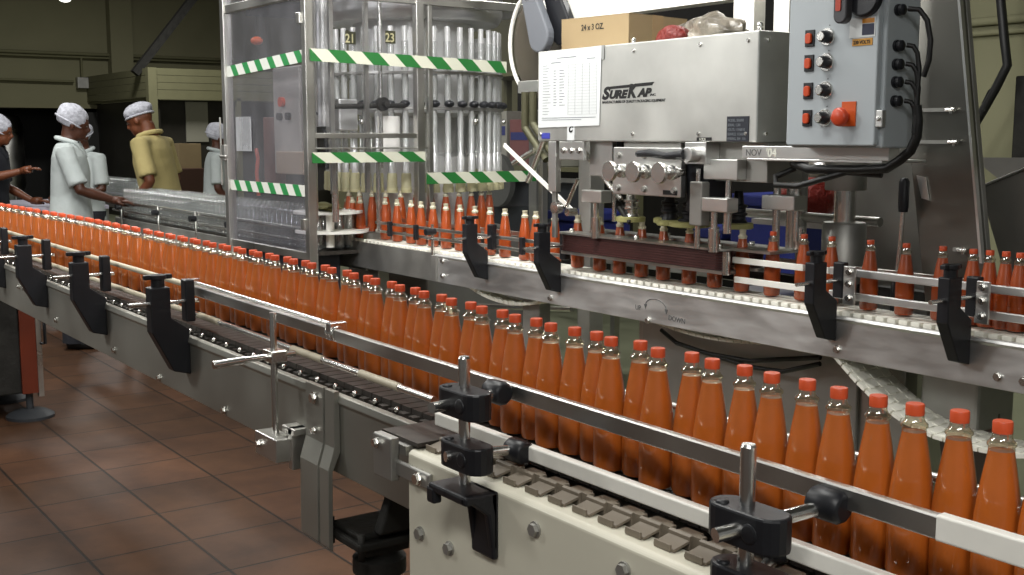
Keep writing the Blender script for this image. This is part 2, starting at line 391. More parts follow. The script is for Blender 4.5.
# ---------------------------------------------------------------- bottles
R0 = .0257
PROF = [(0, .003), (.018, .002), (.0235, .004), (R0, .010), (R0, .080), (.0251, .092), (.0237, .107), (.0216, .123), (.0191, .139), (.0164, .155), (.0142, .167), (.0133, .173)]
def neck_prof(): return [(.0138, .1732), (.0133, .1765), (.0152, .1785), (.0152, .1815), (.0125, .184), (.0104, .1875), (.0104, .195)]
def cap_mb():
    m = MB().lathe([(.0095, .1915), (.0103, .1915), (.0105, .193), (.0105, .2032), (.0098, .2045), (0, .2047)], seg=24)
    return m
def make_bottle(capped, sauce, label, group, loc=(0, 0, 0)):
    t = bpy.data.objects.new('sauce_bottle', None); t.empty_display_size = .03; COL.objects.link(t); tag(t, label, 'bottle', group)
    MB().lathe(PROF+[(.0, .1732)], seg=24).build('sauce_filled_body', sauce, t)
    MB().lathe(neck_prof()+([] if capped else [(.0112, .196), (.0112, .203), (.0092, .203), (.0092, .18)]), seg=20).build('neck', NECK if capped else mat('pale_neck_glass', '#cfc9b0', .2, coat=.5), t)
    if capped: cap_mb().build('cap', CAPR, t)
    return t
ORD = ['', 'second', 'third', 'fourth', 'fifth', 'sixth', 'seventh', 'eighth', 'ninth', 'tenth', 'eleventh', 'twelfth', 'thirteenth', 'fourteenth', 'fifteenth',
       'sixteenth', 'seventeenth', 'eighteenth', 'nineteenth', 'twentieth', 'twenty-first', 'twenty-second', 'twenty-third', 'twenty-fourth', 'twenty-fifth']
TENS = {2: 'twent', 3: 'thirt', 4: 'fort', 5: 'fift'}
while len(ORD) < 50:
    n_ = len(ORD)+1; ORD.append(TENS[n_//10]+('ieth' if n_ % 10 == 0 else 'y-'+(['first']+ORD[1:9])[n_ % 10-1]))
near = [(-.610, 1.106), (-.662, 1.108), (-.716, 1.113), (-.765, 1.102), (-.815, 1.103), (-.869, 1.100), (-.922, 1.106), (-.976, 1.102), (-1.028, 1.108), (-1.085, 1.106), (-1.134, 1.116),
        (-1.188, 1.102), (-1.245, 1.120), (-1.295, 1.106), (-1.344, 1.119), (-1.404, 1.109), (-1.447, 1.122), (-1.503, 1.107), (-1.545, 1.128), (-1.598, 1.106), (-1.64, 1.128), (-1.69, 1.102)]
def line_y(x):
    t = min(1, max(0, (-1.25-x)/1.35)); t = t*t*(3-2*t); u = 1 if x > -4.3 else max(0, 1-(-4.3-x)*.7)
    return 1.117+.060*t*u, .898+.008*t
spots = [(a, b+.006) for a, b in near[:15]]; x = near[14][0]; k = 0
while x > -5.75:
    k += 1; x -= .0512+(random.uniform(.0, .014) if k % 2 == 0 and x > -2.6 else random.uniform(0, .0012))
    if x < -2.6 and k % 11 == 0: x -= .016
    spots.append((x, line_y(x)[0]+(.004 if k % 2 else -.004)))
proto = make_bottle(True, SAUCE, '', '')
for i, (x, y) in enumerate(spots):
    o = proto if i == 0 else copy_tree(proto)
    o.location = (x, y, line_y(x)[1]); o.rotation_euler.z = random.uniform(0, 6)
    if i < 48: o['label'] = ('red-capped orange sauce bottle on the front conveyor, '+(ORD[i]+' from the right edge')) if i else 'red-capped sauce bottle cut by the right edge of the front line'
    elif x > -3: o['label'] = 'red-capped orange sauce bottle in the paired middle stretch of the front conveyor'
    else: o['label'] = 'red-capped orange sauce bottle in the tight far-left stretch of the front conveyor'
    o['group'] = 'sauce bottles on the front conveyor'
# bottles on the back line
unc = [-4.906, -4.790, -4.659, -4.569, -4.464, -4.354, -4.239, -4.121, -4.007, -3.897, -3.757, -3.683, -3.559, -3.416, -3.285, -3.172, -3.053, -2.94, -2.812, -2.691, -2.571]
cpd = [-2.445, -2.321, -2.216, -2.077, -1.956, -1.843, -1.750, -1.704, -1.659, -1.618, -1.568]
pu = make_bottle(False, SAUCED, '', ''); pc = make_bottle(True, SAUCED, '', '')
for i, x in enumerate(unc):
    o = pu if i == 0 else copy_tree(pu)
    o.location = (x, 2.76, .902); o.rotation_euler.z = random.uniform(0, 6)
    if i < 12: o['label'] = 'uncapped sauce bottle leaving the filling machine, '+('first' if i == 0 else ORD[i])+' from the left on the back conveyor'
    else: o['label'] = 'uncapped sauce bottle in or before the capping grippers, '+('nearest the filler' if i == 12 else ORD[i-12]+' of them from the left')
    o['group'] = 'uncapped bottles on the back conveyor'
for i, x in enumerate(cpd):
    o = pc if i == 0 else copy_tree(pc)
    o.location = (x, 2.76+random.uniform(-.003, .003), .902)
    o['label'] = 'capped sauce bottle past the capping machine on the back conveyor, '+('first' if i == 0 else ORD[i])+' from the left'
    o['group'] = 'capped bottles on the back conveyor'
# bottles riding the filling carousel
CC = (-5.245, 3.13)
for k in range(12):
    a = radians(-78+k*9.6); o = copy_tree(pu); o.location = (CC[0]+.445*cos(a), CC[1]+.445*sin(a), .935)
    o['label'] = 'sauce bottle riding under the filling valves inside the filling machine'; o['group'] = 'bottles in the filling carousel'
for k in range(5):
    a = radians(205+k*22); o = copy_tree(pu); o.location = (-5.13+.17*cos(a), 2.70+.12*sin(a)+.12, .902)
    o['label'] = ['nearest', 'second nearest', 'middle', 'second farthest', 'farthest'][k]+' sauce bottle in the outfeed star wheel behind the enclosure post'; o['group'] = 'bottles in the star wheel'

# ---------------------------------------------------------------- conveyors
def bolt(t, p, r=.009, d='-y', parent=None, name='bolt', m=None, ln=.009):
    mb = MB()
    if d == '-y': mb.cyl((p[0], p[1], p[2]), (p[0], p[1]-.003, p[2]), r*1.25, 16); mb.cyl((p[0], p[1]-.003, p[2]), (p[0], p[1]-ln, p[2]), r, 6)
    elif d == '+x': mb.cyl(p, (p[0]+.003, p[1], p[2]), r*1.25, 16); mb.cyl((p[0]+.003, p[1], p[2]), (p[0]+ln, p[1], p[2]), r, 6)
    else: mb.cyl(p, (p[0], p[1], p[2]+ln), r, 6)
    return t.part(name, mb, m or CHROME, parent)
def bracket(t, x, yp, s, zt, thick=.042, rodz=None, railY=None):
    """black guide bracket: foot on the side panel, arm swinging out and up, knob, cross rod and rail clamp"""
    pr = [(-.098*s, 1.02), (-.047*s, 1.02), (-.047*s, .940), (0, .906), (0, .788), (-.045*s, .800), (-.098*s, .905)]
    pr = [(yp+a, b+zt) for a, b in pr]
    br = t.part('rail_bracket', MB().prism(pr, 'x', x-thick/2, x+thick/2), BLACK, bevel=.003)
    yc = yp-.072*s
    t.part('knob', MB().cyl((x, yc, 1.018+zt), (x, yc, 1.04+zt), .017, 14).cyl((x, yc, 1.04+zt), (x, yc, 1.052+zt), .022, 14)
           .bx(x-.008, x+.008, yc-.036, yc+.036, 1.040+zt, 1.052+zt), BLACK, br, bevel=.002)
    z = (rodz or .978)+0
    t.part('cross_rod', MB().cyl((x+.002, yp-.15*s, z), (x+.002, railY+.01, z), .0055, 12), CHROME, br)
    t.part('rail_clamp', MB().bx(x-.018, x+.018, railY-.030, railY-.004, .925+zt*.5, 1.035+zt*.3), BLACK, br, bevel=.004)
    return br
def sbar(p0, p1, hw, hh):
    m = MB(); p0 = Vector(p0); p1 = Vector(p1); c = hw*.35
    sec = [(-hw+c, -hh), (hw-c, -hh), (hw, -hh+c), (hw, hh-c), (hw-c, hh), (-hw+c, hh), (-hw, hh-c), (-hw, -hh+c)]
    vs = [p0+Vector((0, a, b)) for a, b in sec]+[p1+Vector((0, a, b)) for a, b in sec]
    return m.add(vs, [tuple(range(8)), tuple(reversed(range(8, 16)))]+[(i, i+8, (i+1) % 8+8, (i+1) % 8) for i in range(8)])
# --- front conveyor, far stainless section
A = Thing('bottle_conveyor', 'long stainless conveyor carrying the tight row of red-capped bottles from the far left', 'conveyor', (-3.6, 1.1, 0))
A.part('side_panel', MB().prism([(1.048, .887), (1.032, .887), (1.029, .872), (1.035, .865), (1.035, .722), (1.048, .722)], 'x', -7.0, -1.635), PANELS, bevel=.002)
A.part('side_panel', MB().bx(-5.95, -1.635, 1.236, 1.246, .722, .89), PANELS)
A.part('cross_member', MB().bx(-5.9, -1.7, 1.048, 1.236, .74, .76), STEELD)
cm = MB(); x = -5.92
while x < -1.45: zz = line_y(x)[1]-.897; cm.bx(x, x+.035, 1.066, 1.228, .884+zz, .896+zz); cm.bx(x+.01, x+.03, 1.052, 1.066, .880, .890); x += .0381
A.part('slat_chain', cm, CHAIND)
x = -5.9
while x < -1.75: A.part('wear_strip_bolt', MB().ell((x, 1.050, .895), (.006, .006, .006), 8, 6), CHROME); x += .083
A.part('guide_rail', MB().cyl((-5.9, 1.075, 1.010), (-2.93, 1.085, 1.003), .0078), ROD, label='thin beige upper rail')
A.part('guide_rail', MB().cyl((-5.9, 1.075, .935), (-2.93, 1.085, .930), .0078), ROD, label='thin beige lower rail')
A.part('guide_rail', sbar((-2.99, 1.075, .999), (-.668, 1.020, 1.0035), .0062, .0130), STEEL, label='square steel upper bar')
A.part('guide_rail', MB().cyl((-2.99, 1.090, 1.013), (-2.08, 1.070, 1.013), .0065), CHROME, label='thin steel rod above the square bar')
A.part('guide_rail', MB().cyl((-2.99, 1.085, .931), (-1.67, 1.032, .946), .007), CHROME, label='round steel lower rail')
for x0 in (-2.93, -2.30, -1.96): A.part('rail_sleeve', MB().cyl((x0, 1.032-.0402*(x0+1.67), .946+.01136*(x0+1.67)), (x0+.16, 1.032-.0402*(x0+1.83), .946+.01136*(x0+1.83)), .0082), ROD)
A.part('guide_rail', MB().cyl((-5.9, 1.228, 1.01), (-1.7, 1.180, 1.0), .006), STEEL, label='far-side upper rail')
for x, y in ((-2.97, 1.075), (-2.09, 1.054)):
    A.part('rail_joint', MB().cyl((x-.016, y, 1.004), (x+.016, y, 1.004), .016, 10).bx(x-.010, x+.010, y-.015, y+.024, .990, 1.026), CHROME, bevel=.002)
for x in (-5.0, -4.33, -3.62, -2.895): bracket(A, x, 1.035, 1., 0, railY=1.058)
for x, z in ((-4.205, .758), (-3.532, .752), (-3.125, .735), (-2.651, .735), (-4.75, .86), (-4.66, .86), (-4.75, .82), (-4.66, .82)): bolt(A, (x, 1.035, z), .008)
for x in (-4.62, -4.60): pass
# slim stanchion
st = A.part('rail_stanchion', MB().cyl((-2.26, .995, .765), (-2.26, .995, 1.03), .0072), CHROME)
A.part('stanchion_clamp', MB().bx(-2.285, -2.235, .98, 1.015, .925, .95).cyl((-2.26, .90, .935), (-2.26, 1.045, .937), .0065).cyl((-2.26, .86, .932), (-2.26, .93, .935), .009, 12), CHROME, st, bevel=.002)
A.part('stanchion_foot', MB().bx(-2.31, -2.20, .968, 1.012, .718, .768).bx(-2.24, -2.18, 1.0, 1.035, .775, .79).bx(-2.21, -2.19, 1.0, 1.035, .70, .79), STEEL, st, bevel=.002)
bolt(A, (-2.285, .968, .743), .007, parent=st)
# folded sheet support leg
sl = MB()
for (xa, xb) in ((-2.165, -2.085), (-2.075, -2.035)):
    sl.prism([(1.034, .895), (1.022, .895), (1.020, .780), (1.006, .735), (1.004, .575), (1.014, .565), (1.016, .730), (1.034, .770)], 'x', xa, xb)
sl.prism([(1.034, .88), (1.030, .88), (1.029, .775), (1.012, .73), (1.012, .565), (1.014, .565), (1.016, .725), (1.034, .765)], 'x', -2.09, -2.07)
lg = A.part('support_leg_plate', sl, PANELS, bevel=.003)
bolt(A, (-2.12, 1.020, .868), .010, parent=lg); bolt(A, (-2.12, 1.020, .80), .006, parent=lg)
# cast floor stand under the joint
sd = MB(); sd.bx(-2.085, -1.935, 1.02, 1.18, .588, .606); sd.bx(-2.07, -1.95, 1.03, 1.17, .606, .620); sd.prism([(1.06, .620), (1.19, .620), (1.17, .722), (1.10, .722)], 'x', -1.955, -1.925)
sd.bx(-2.04, -1.96, 1.05, 1.15, .565, .59)
A.part('floor_stand', sd, IRON, bevel=.005)
A.part('stand_column', MB().cyl((-2.0, 1.10, .02), (-2.0, 1.10, .58), .036, 18).lathe([(0, 0), (.13, 0), (.13, .015), (.05, .05), (.036, .06)], (-2.0, 1.10, 0)).lathe([(.036, .47), (.050, .48), (.050, .49), (.04, .51), (.055, .52), (.055, .55), (.036, .56)], (-2.0, 1.10, 0)), IRON)
for xx, yy in ((-2.075, 1.03), (-1.945, 1.03), (-2.075, 1.17), (-1.945, 1.17)): A.part('bolt', MB().cyl((xx, yy, .57), (xx, yy, .625), .008, 6), IRON)
for xx in (-6.9,):
    for yy in (1.06, 1.22):
        A.part('leg', MB().bx(xx-.02, xx+.02, yy-.02, yy+.02, .03, .74), STEELD)
        A.part('foot', MB().lathe([(0, 0), (.05, 0), (.05, .01), (.02, .03), (0, .03)], (xx, yy, 0)), BLACK)

# --- front conveyor, near cream drive section
B = Thing('drive_conveyor', 'cream painted near end of the front conveyor with bolted side cover and clamped rails', 'conveyor', (-1.0, 1.05, 0))
B.part('side_cover', MB().prism([(.945, .30), (.945, .878), (.952, .884), (.992, .884), (.992, .872), (.957, .872), (.957, .30)], 'x', -1.615, -.25), CREAM, bevel=.003, label='cream painted cover')
B.part('side_cover', MB().bx(-1.63, -.25, 1.20, 1.212, .30, .90), CREAM)
B.part('bed', MB().bx(-1.62, -.25, .992, 1.20, .845, .868), STEELD)
tb = MB(); x = -1.60
while x < -.3:
    tb.prism([(.997, .870), (.997, .899), (1.002, .901), (1.002, .870)], 'x', x, x+.040)
    tb.prism([(.970, .8845), (.970, .8885), (.997, .8945), (.997, .8905)], 'x', x+.002, x+.040)
    tb.prism([(.967, .8845), (.967, .894), (.970, .894), (.970, .8845)], 'x', x+.006, x+.036)
    tb.bx(x+.036, x+.054, 1.002, 1.014, .870, .900); tb.bx(x+.004, x+.036, 1.010, 1.026, .870, .897)
    x += .0555
B.part('link_chain', tb, CHAIN, bevel=.0006, label='grey plastic tabbed chain')
cm = MB(); x = -1.62
while x < -.3: cm.bx(x, x+.0345, 1.060, 1.165, .884, .8965); x += .0381
B.part('slat_chain', cm, CHAIND)
x = -1.56
while x < -.3: B.part('chain_pin', MB().ell((x, 1.060, .899), (.008, .006, .008), 10, 6), CHROME); x += .052
B.part('guide_rail', MB().rprism(1.014, 1.030, .910, .933, .003, -1.640, -.25, 'x'), WHITEP, label='white square lower rail')
B.part('guide_rail', MB().rprism(1.012, 1.028, .990, 1.018, .003, -.668, -.25, 'x'), WHITEP, label='white square upper rail')
B.part('guide_rail', MB().cyl((-1.7, 1.180, 1.0), (-.25, 1.175, 1.0), .006), STEEL, label='far-side steel rail')
for x, z in ((-1.575, .751), (-1.486, .752), (-1.259, .848), (-1.068, .848), (-1.2, .62), (-.8, .75)): bolt(B, (x, .945, z), .0095, m=STEELD)
jp = MB().bx(-1.700, -1.640, .926, .944, .825, .900).bx(-1.700, -1.535, .936, .945, .835, .862)
j = B.part('joint_plate', jp, STEELD, bevel=.003)
B.part('joint_arm', MB().bx(-1.700, -1.62, .944, 1.035, .872, .888), STEELD, j)
bolt(B, (-1.685, .926, .884), .007, parent=j); bolt(B, (-1.565, .936, .848), .009, parent=j)
B.part('top_plate', MB().bx(-1.72, -1.60, .955, 1.062, .889, .896), CHAIND)
def oct_knuckle(x, y, z, r=.021, L=.05):
    return MB().lathe([(r*.75, -L/2), (r, -L/2+.006), (r, L/2-.006), (r*.75, L/2), (0, L/2)], (x, y, z), 10, 'x').lathe([(0, -L/2), (r*.75, -L/2)], (x, y, z), 10, 'x')
def clampbody(x, y, z, w=.046, L=.105):
    """moulded black cross clamp, long axis along the view of the rod"""
    m = MB(); pts = []
    for cx, t0 in ((x+L/2-w/2, -90), (x-L/2+w/2, 90)):
        for k in range(9):
            t = radians(t0+180*k/8); pts.append((cx+w/2*cos(t), y+w/2*sin(t)))
    m.prism(pts, 'z', z-.0205, z+.0205)
    m.cyl((x+.02, y-w/2-.002, z), (x+.02, y-w/2+.01, z), .012, 14)
    m.cyl((x-.03, y-.012, z+.018), (x-.03, y-.012, z+.024), .008, 12)
    return m
PY = .925
for i, (X, zr, zu, zl, kx, kx2, ys, ys2) in enumerate(((-1.412, 1.073, 1.008, .928, -1.452, -1.392, .865, .893), (-.845, 1.064, .978, .910, -.804, -.885, .898, .898))):
    kz = .005*(1-2*i)+.998
    rp = B.part('guide_post', MB().cyl((X, PY, .865 if i == 0 else .70), (X, PY, zr), .0090, 18).lathe([(.0090, zr), (.0075, zr+.003), (0, zr+.003)], (X, PY, 0), 18), CHROME)
    B.part('cross_clamp', clampbody(X+.008, PY-.004, zu), BLACK, rp, bevel=.004)
    B.part('cross_rod', MB().cyl((X-(kx-X)*.4-.012 if i == 0 else X+.006, ys if i == 0 else .870, zu-.002), (kx, 1.03, kz-.002), .0082, 16), CHROME, rp)
    B.part('rail_knuckle', oct_knuckle(kx, 1.012, kz, .019, .046), BLACK, rp, bevel=.002)
    B.part('cross_clamp', clampbody(X+.012, PY-.004, zl), BLACK, rp, bevel=.004)
    B.part('cross_rod', MB().cyl((X-(kx2-X)*.4+.004, ys2, zl-.002), (kx2, 1.02, zl-.004), .0080, 16), CHROME, rp)
    B.part('rail_knuckle', oct_knuckle(kx2, 1.010, .922, .019, .044), BLACK, rp, bevel=.002)
    lb = MB()
    lb.prism([(X-.042, .866), (X+.060, .866), (X+.060, .880), (X-.042, .880)], 'y', .885, .944)
    lb.prism([(.945, .880), (.930, .880), (.930, .864), (.934, .845), (.934, .775), (.945, .775)], 'x', X+.002, X+.062)
    lb.prism([(.885, .880), (.944, .880), (.944, .79), (.934, .79), (.926, .845), (.900, .866), (.885, .866)], 'x', X+.048, X+.062)
    lb.prism([(.885, .880), (.944, .880), (.944, .79), (.934, .79), (.926, .845), (.900, .866), (.885, .866)], 'x', X+.002, X+.012)
    lb.bx(X-.046, X-.024, .884, .900, .848, .874)
    b_ = B.part('post_bracket', lb, BLACK, rp, bevel=.004)
for yy in (.98, 1.17):
    for xx in (-1.4, -.4): B.part('leg', MB().bx(xx-.03, xx+.03, yy-.02, yy+.02, 0, .32), STEELD)

# --- back conveyor
K = Thing('capping_conveyor', 'stainless conveyor with white chain running from the filling machine through the capping machine', 'conveyor', (-3.3, 2.76, 0))
K.part('side_beam', MB().prism([(2.672, .892), (2.656, .892), (2.650, .884), (2.656, .876), (2.656, .768), (2.69, .768), (2.69, .776), (2.664, .776), (2.664, .884), (2.672, .884)], 'x', -4.28, -1.1), STEELB, bevel=.002, label='bright scratched beam under the capping machine')
K.part('side_beam', MB().prism([(2.675, .892), (2.662, .892), (2.662, .768), (2.675, .768)], 'x', -5.7, -4.285), STEELD)
K.part('side_beam', MB().bx(-5.7, -1.1, 2.858, 2.868, .768, .892), STEELD)
K.part('bed', MB().bx(-5.7, -1.1, 2.69, 2.858, .85, .868), STEELD)
wl = MB(); x = -5.65
while x < -1.12:
    wl.bx(x, x+.0335, 2.700, 2.818, .884, .9005); wl.prism([(x+.001, 2.698), (x+.0335, 2.698), (x+.031, 2.676), (x+.0035, 2.676)], 'z', .884, .9025); x += .0381
K.part('white_chain', wl, BELTW, bevel=.002, label='white plastic link chain')
K.part('guide_rail', MB().rprism(2.700, 2.708, .984, .998, .002, -4.90, -3.45, 'x'), STEEL, label='far upper steel rail')
K.part('guide_rail', MB().rprism(2.700, 2.708, .944, .957, .002, -4.90, -3.45, 'x'), STEEL, label='far lower steel rail')
K.part('guide_rail', MB().rprism(2.698, 2.710, 1.002, 1.021, .002, -2.555, -2.27, 'x').bx(-2.22, -2.175, 2.698, 2.710, 1.004, 1.021), WHITEP, label='white upper rail')
K.part('guide_rail', MB().rprism(2.698, 2.710, .940, .959, .002, -2.545, -2.25, 'x'), WHITEP, label='white lower rail')
K.part('guide_rail', MB().rprism(2.698, 2.710, 1.003, 1.025, .003, -2.17, -1.1, 'x'), STEELB, label='near upper steel rail')
K.part('guide_rail', MB().rprism(2.698, 2.710, .935, .957, .003, -2.17, -1.1, 'x'), STEELB, label='near lower steel rail')
K.part('guide_rail', MB().rprism(2.815, 2.823, .990, 1.008, .002, -4.90, -3.45, 'x').rprism(2.815, 2.823, 1.0, 1.018, .002, -2.5, -1.1, 'x'), STEEL, label='rear steel rail')
for x in (-4.74, -4.50, -4.07, -3.68):
    K.part('rail_holder', MB().bx(x-.010, x+.010, 2.68, 2.70, .935, 1.005), BLACK, bevel=.003)
sp_ = K.part('rail_post', MB().cyl((-4.30, 2.655, .86), (-4.30, 2.655, 1.02), .007, 12).cyl((-4.36, 2.65, .955), (-4.24, 2.65, .955), .004, 8), CHROME)
K.part('knob', MB().cyl((-4.27, 2.65, .99), (-4.27, 2.60, .99), .014, 12), BLACK, sp_)
for x in (-3.885, -3.400, -2.120, -1.695): bracket(K, x, 2.655, 1.08, .030, thick=.034, rodz=.992, railY=2.702)
for x in (-2.135, -1.72):
    q = K.part('clamp_plate', MB().bx(x+.035, x+.075, 2.672, 2.680, .925, 1.035), ALU, bevel=.002)
    for z in (.945, .985, 1.02): bolt(K, (x+.055, 2.672, z), .008, parent=q)
for x, z in ((-2.10, .795), (-1.53, .80), (-1.60, .80), (-3.45, .79), (-2.9, .775), (-4.22, .865), (-4.22, .80)): bolt(K, (x, 2.656, z), .009)
K.part('beam_joint', MB().bx(-4.30, -4.26, 2.645, 2.66, .77, .885), STEELD, bevel=.002)
# hand-lettered marks on the beam
tv, tf = text_mesh('UP', .024, (-2.966, 2.6552, .806)); K.part('marking', MB().add(tv, tf), FAINT, label='hand-written UP')
tv, tf = text_mesh('DOWN', .024, (-2.800, 2.6552, .790), rot=-.05); K.part('marking', MB().add(tv, tf), FAINT, label='hand-written DOWN')
ar = MB(); n = 20; pts = []
for i in range(n+1):
    a = pi*(1-i/n); pts.append((-2.862+.052*cos(a), 2.6552, .826+.030*sin(a)-.006*i/n))
ar.tube(pts, .0014, 6); ar.prism([(pts[0][0]-.007, pts[0][2]+.004), (pts[0][0]+.007, pts[0][2]+.004), (pts[0][0], pts[0][2]-.012)], 'y', 2.6545, 2.656)
ar.prism([(pts[-1][0]-.007, pts[-1][2]+.004), (pts[-1][0]+.007, pts[-1][2]+.004), (pts[-1][0], pts[-1][2]-.012)], 'y', 2.6545, 2.656)
K.part('marking', ar, FAINT, label='hand-drawn curved arrow')
# sagging return chain
def ribbon(path, y0, y1, step, th=.010):
    m = MB(); L = [0]
    for a, b in zip(path, path[1:]): L.append(L[-1]+sqrt((a[0]-b[0])**2+(a[1]-b[1])**2))
    def at(d):
        for i in range(len(L)-1):
            if d <= L[i+1]:
                t = (d-L[i])/(L[i+1]-L[i]); return (path[i][0]*(1-t)+path[i+1][0]*t, path[i][1]*(1-t)+path[i+1][1]*t)
        return path[-1]
    d = 0
    while d < L[-1]-step:
        a = at(d); b = at(d+step*.86); ang = atan2(b[1]-a[1], b[0]-a[0]); ln = step*.86
        M = Matrix.Translation((a[0], 0, a[1])) @ Matrix.Rotation(-ang, 4, 'Y')
        m.bx(0, ln, y0, y1, -th/2, th/2, M)
        for q in range(3):
            yy = y0+(y1-y0)*(q+.3)/3; m.bx(ln*.55, step*1.02, yy, yy+(y1-y0)*.16, -th*.7, th*.7, M)
        d += step
    return m
def sag(x0, z0, x1, z1, dip, n=16): return [(x0+(x1-x0)*i/n, z0+(z1-z0)*i/n-dip*4*(i/n)*(1-i/n)) for i in range(n+1)]
K.part('return_chain', ribbon(sag(-4.12, .775, -3.55, .765, .045), 2.70, 2.78, .034), BELTW, label='white return chain sagging at the joint')
K.part('return_chain', ribbon(sag(-2.98, .775, -2.35, .775, .030), 2.70, 2.78, .034), BELTW, label='white return chain below the written marks')
K.part('return_chain', ribbon([(-2.11, .770), (-2.035, .712), (-1.955, .662), (-1.87, .626), (-1.78, .606), (-1.66, .598), (-1.54, .606), (-1.42, .635), (-1.32, .68)], 2.66, 2.82, .034), BELTW, label='white return chain hanging in a loop at the right')
for x in (-3.69, -5.0):
    K.part('leg', MB().bx(x-.055, x+.055, 2.74, 2.80, 0, .768), STEELD, bevel=.004)
for x in (-2.02, -1.45): K.part('leg', MB().bx(x-.03, x+.03, 2.83, 2.89, 0, .768), STEELD, bevel=.004)
K.part('gearbox', MB().bx(-1.92, -1.74, 2.80, 2.98, .60, .765), STEELD, bevel=.01)
K.part('cross_tie', MB().bx(-6.0, -3.3, 3.6, 3.66, .08, .16), IRON)

# ---------------------------------------------------------------- capping machine
C = Thing('capping_machine', 'capping machine with a big grey steel housing above the back conveyor', 'machine', (-2.9, 2.85, 0))
H = C.part('housing', MB().bx(-3.460, -2.378, 2.600, 3.05, 1.384, 1.712), HOUS, bevel=.004)
for x in (-3.44, -2.93, -2.62, -2.42):
    for z in (1.41, 1.685):
        if x == -3.44 and z > 1.5: continue
        bolt(C, (x, 2.600, z), .005, parent=H, ln=.005, name='screw')
for z in (1.41, 1.685): bolt(C, (-2.378, 2.64, z), .005, '+x', parent=H, ln=.005, name='screw')
C.part('eye_bolt', MB().cyl((-2.43, 2.66, 1.712), (-2.43, 2.66, 1.725), .010, 12).ell((-2.43, 2.66, 1.733), (.010, .010, .010)), CHROME, H)
C.part('eye_bolt', MB().cyl((-3.02, 2.68, 1.712), (-3.02, 2.68, 1.722), .010, 12).ell((-3.02, 2.68, 1.728), (.008, .008, .010)), CHROME, H)
# logo: letters with the long bars over them
lg = MB()
def addtxt(mb, *a, **k):
    v, f = text_mesh(*a, **k); mb.add(v, f)
sl_ = .052   # the lettering climbs slightly with the sticker
def fit(mb, txt, x0, x1, z, size, **k):
    v, f = text_mesh(txt, size, (0, 2.5995, z), **k); lo = min(p.x for p in v); hi = max(p.x for p in v)
    mb.add([((p.x-lo)/(hi-lo)*(x1-x0)+x0, p.y, p.z) for p in v], f)
fit(lg, 'S', -3.090, -3.044, 1.5300, .056, shear=.3, bold=.0030)
fit(lg, 'URE', -3.051, -2.953, 1.5315, .036, shear=.3, bold=.0024)
fit(lg, 'K', -2.958, -2.904, 1.5325, .060, shear=.3, bold=.0032)
fit(lg, 'AP', -2.911, -2.838, 1.5335, .036, shear=.3, bold=.0024)
fit(lg, 'INC.', -2.846, -2.818, 1.5340, .010, shear=.3, bold=.0003)
lg.prism([(-3.062, 1.562), (-2.925, 1.5655), (-2.918, 1.5755), (-3.050, 1.571)], 'y', 2.5988, 2.5999)
lg.prism([(-2.925, 1.5655), (-2.838, 1.568), (-2.826, 1.579), (-2.912, 1.5765)], 'y', 2.5988, 2.5999)
C.part('logo', lg, INK, H, label='black slanted SUREKAP INC. lettering')
tl = MB(); fit(tl, 'MANUFACTURERS OF QUALITY PACKAGING EQUIPMENT', -3.088, -2.772, 1.5145, .0125, bold=.0003); C.part('lettering', tl, INK, H)
npl = C.part('name_plate', MB().bx(-2.497, -2.408, 2.5975, 2.600, 1.386, 1.462), mat('name_plate_black', '#22252e', .5), H)
pt = MB()
for i, s_ in enumerate(('MODEL: SK6000', 'SERIAL: 1,201', 'VOLTS: 115/60/10', 'SERVICE: 115/60/1', 'WIRING: 3W  15A')):
    addtxt(pt, s_, .0118, (-2.493, 2.5972, 1.446-i*.0138), xs=.80)
C.part('lettering', pt, GREYINK, npl)
v2 = C.part('sticker', MB().bx(-2.625, -2.562, 2.5975, 2.600, 1.388, 1.399), INK, H); tt = MB(); addtxt(tt, 'LOCK', .011, (-2.613, 2.5972, 1.3895)); C.part('lettering', tt, WHITEINK, v2)
s3 = C.part('sticker', MB().bx(-3.433, -3.385, 2.5975, 2.600, 1.394, 1.415), mat('sticker_blue', '#3a3f9c', .5), H, label='small blue sticker')
s4 = C.part('sticker', MB().bx(-3.280, -3.240, 2.5975, 2.600, 1.388, 1.445), PAPER, H, label='white tag with a black mark'); tt = MB(); addtxt(tt, 'C', .030, (-3.272, 2.5972, 1.418), bold=.002, shear=.3); C.part('lettering', tt, INK, s4)
# underside works
a = C.part('mount_plate', MB().bx(-3.330, -3.190, 2.600, 2.615, 1.318, 1.384), ALU, bevel=.002)
for x in (-3.305, -3.26, -3.215): bolt(C, (x, 2.600, 1.352), .009, parent=a)
C.part('slide_block', MB().bx(-3.205, -3.080, 2.64, 2.74, 1.262, 1.384), ALU, bevel=.003)
C.part('drive_block', MB().bx(-3.20, -3.05, 2.66, 2.76, 1.325, 1.384), BLACK, bevel=.003)
f = C.part('spindle_plate', MB().bx(-3.028, -2.695, 2.600, 2.622, 1.206, 1.366), ALU, bevel=.003)
for x in (-3.000, -2.868, -2.725):
    for z in (1.338, 1.228): bolt(C, (x, 2.600, z), .009, parent=f, m=STEELD)
tt = C.part('sticker', MB().bx(-2.775, -2.71, 2.5975, 2.600, 1.213, 1.228), INK, f)
for i, x in enumerate((-2.925, -2.808, -2.685)):
    kb = C.part('adjusting_knob', MB().lathe([(0, .110), (.032, .110), (.034, .108), (.034, .098), (.032, .096), (.010, .096), (.010, .062), (.022, .060), (.024, .056), (.024, .042), (.018, .036), (.018, .024), (.013, .022), (.013, 0)], (x, 2.600, 1.288), 28, '-y'), CHROME, f)
C.part('spindle_housing', MB().bx(-3.0, -2.72, 2.622, 2.84, 1.215, 1.384), STEELD, bevel=.004)
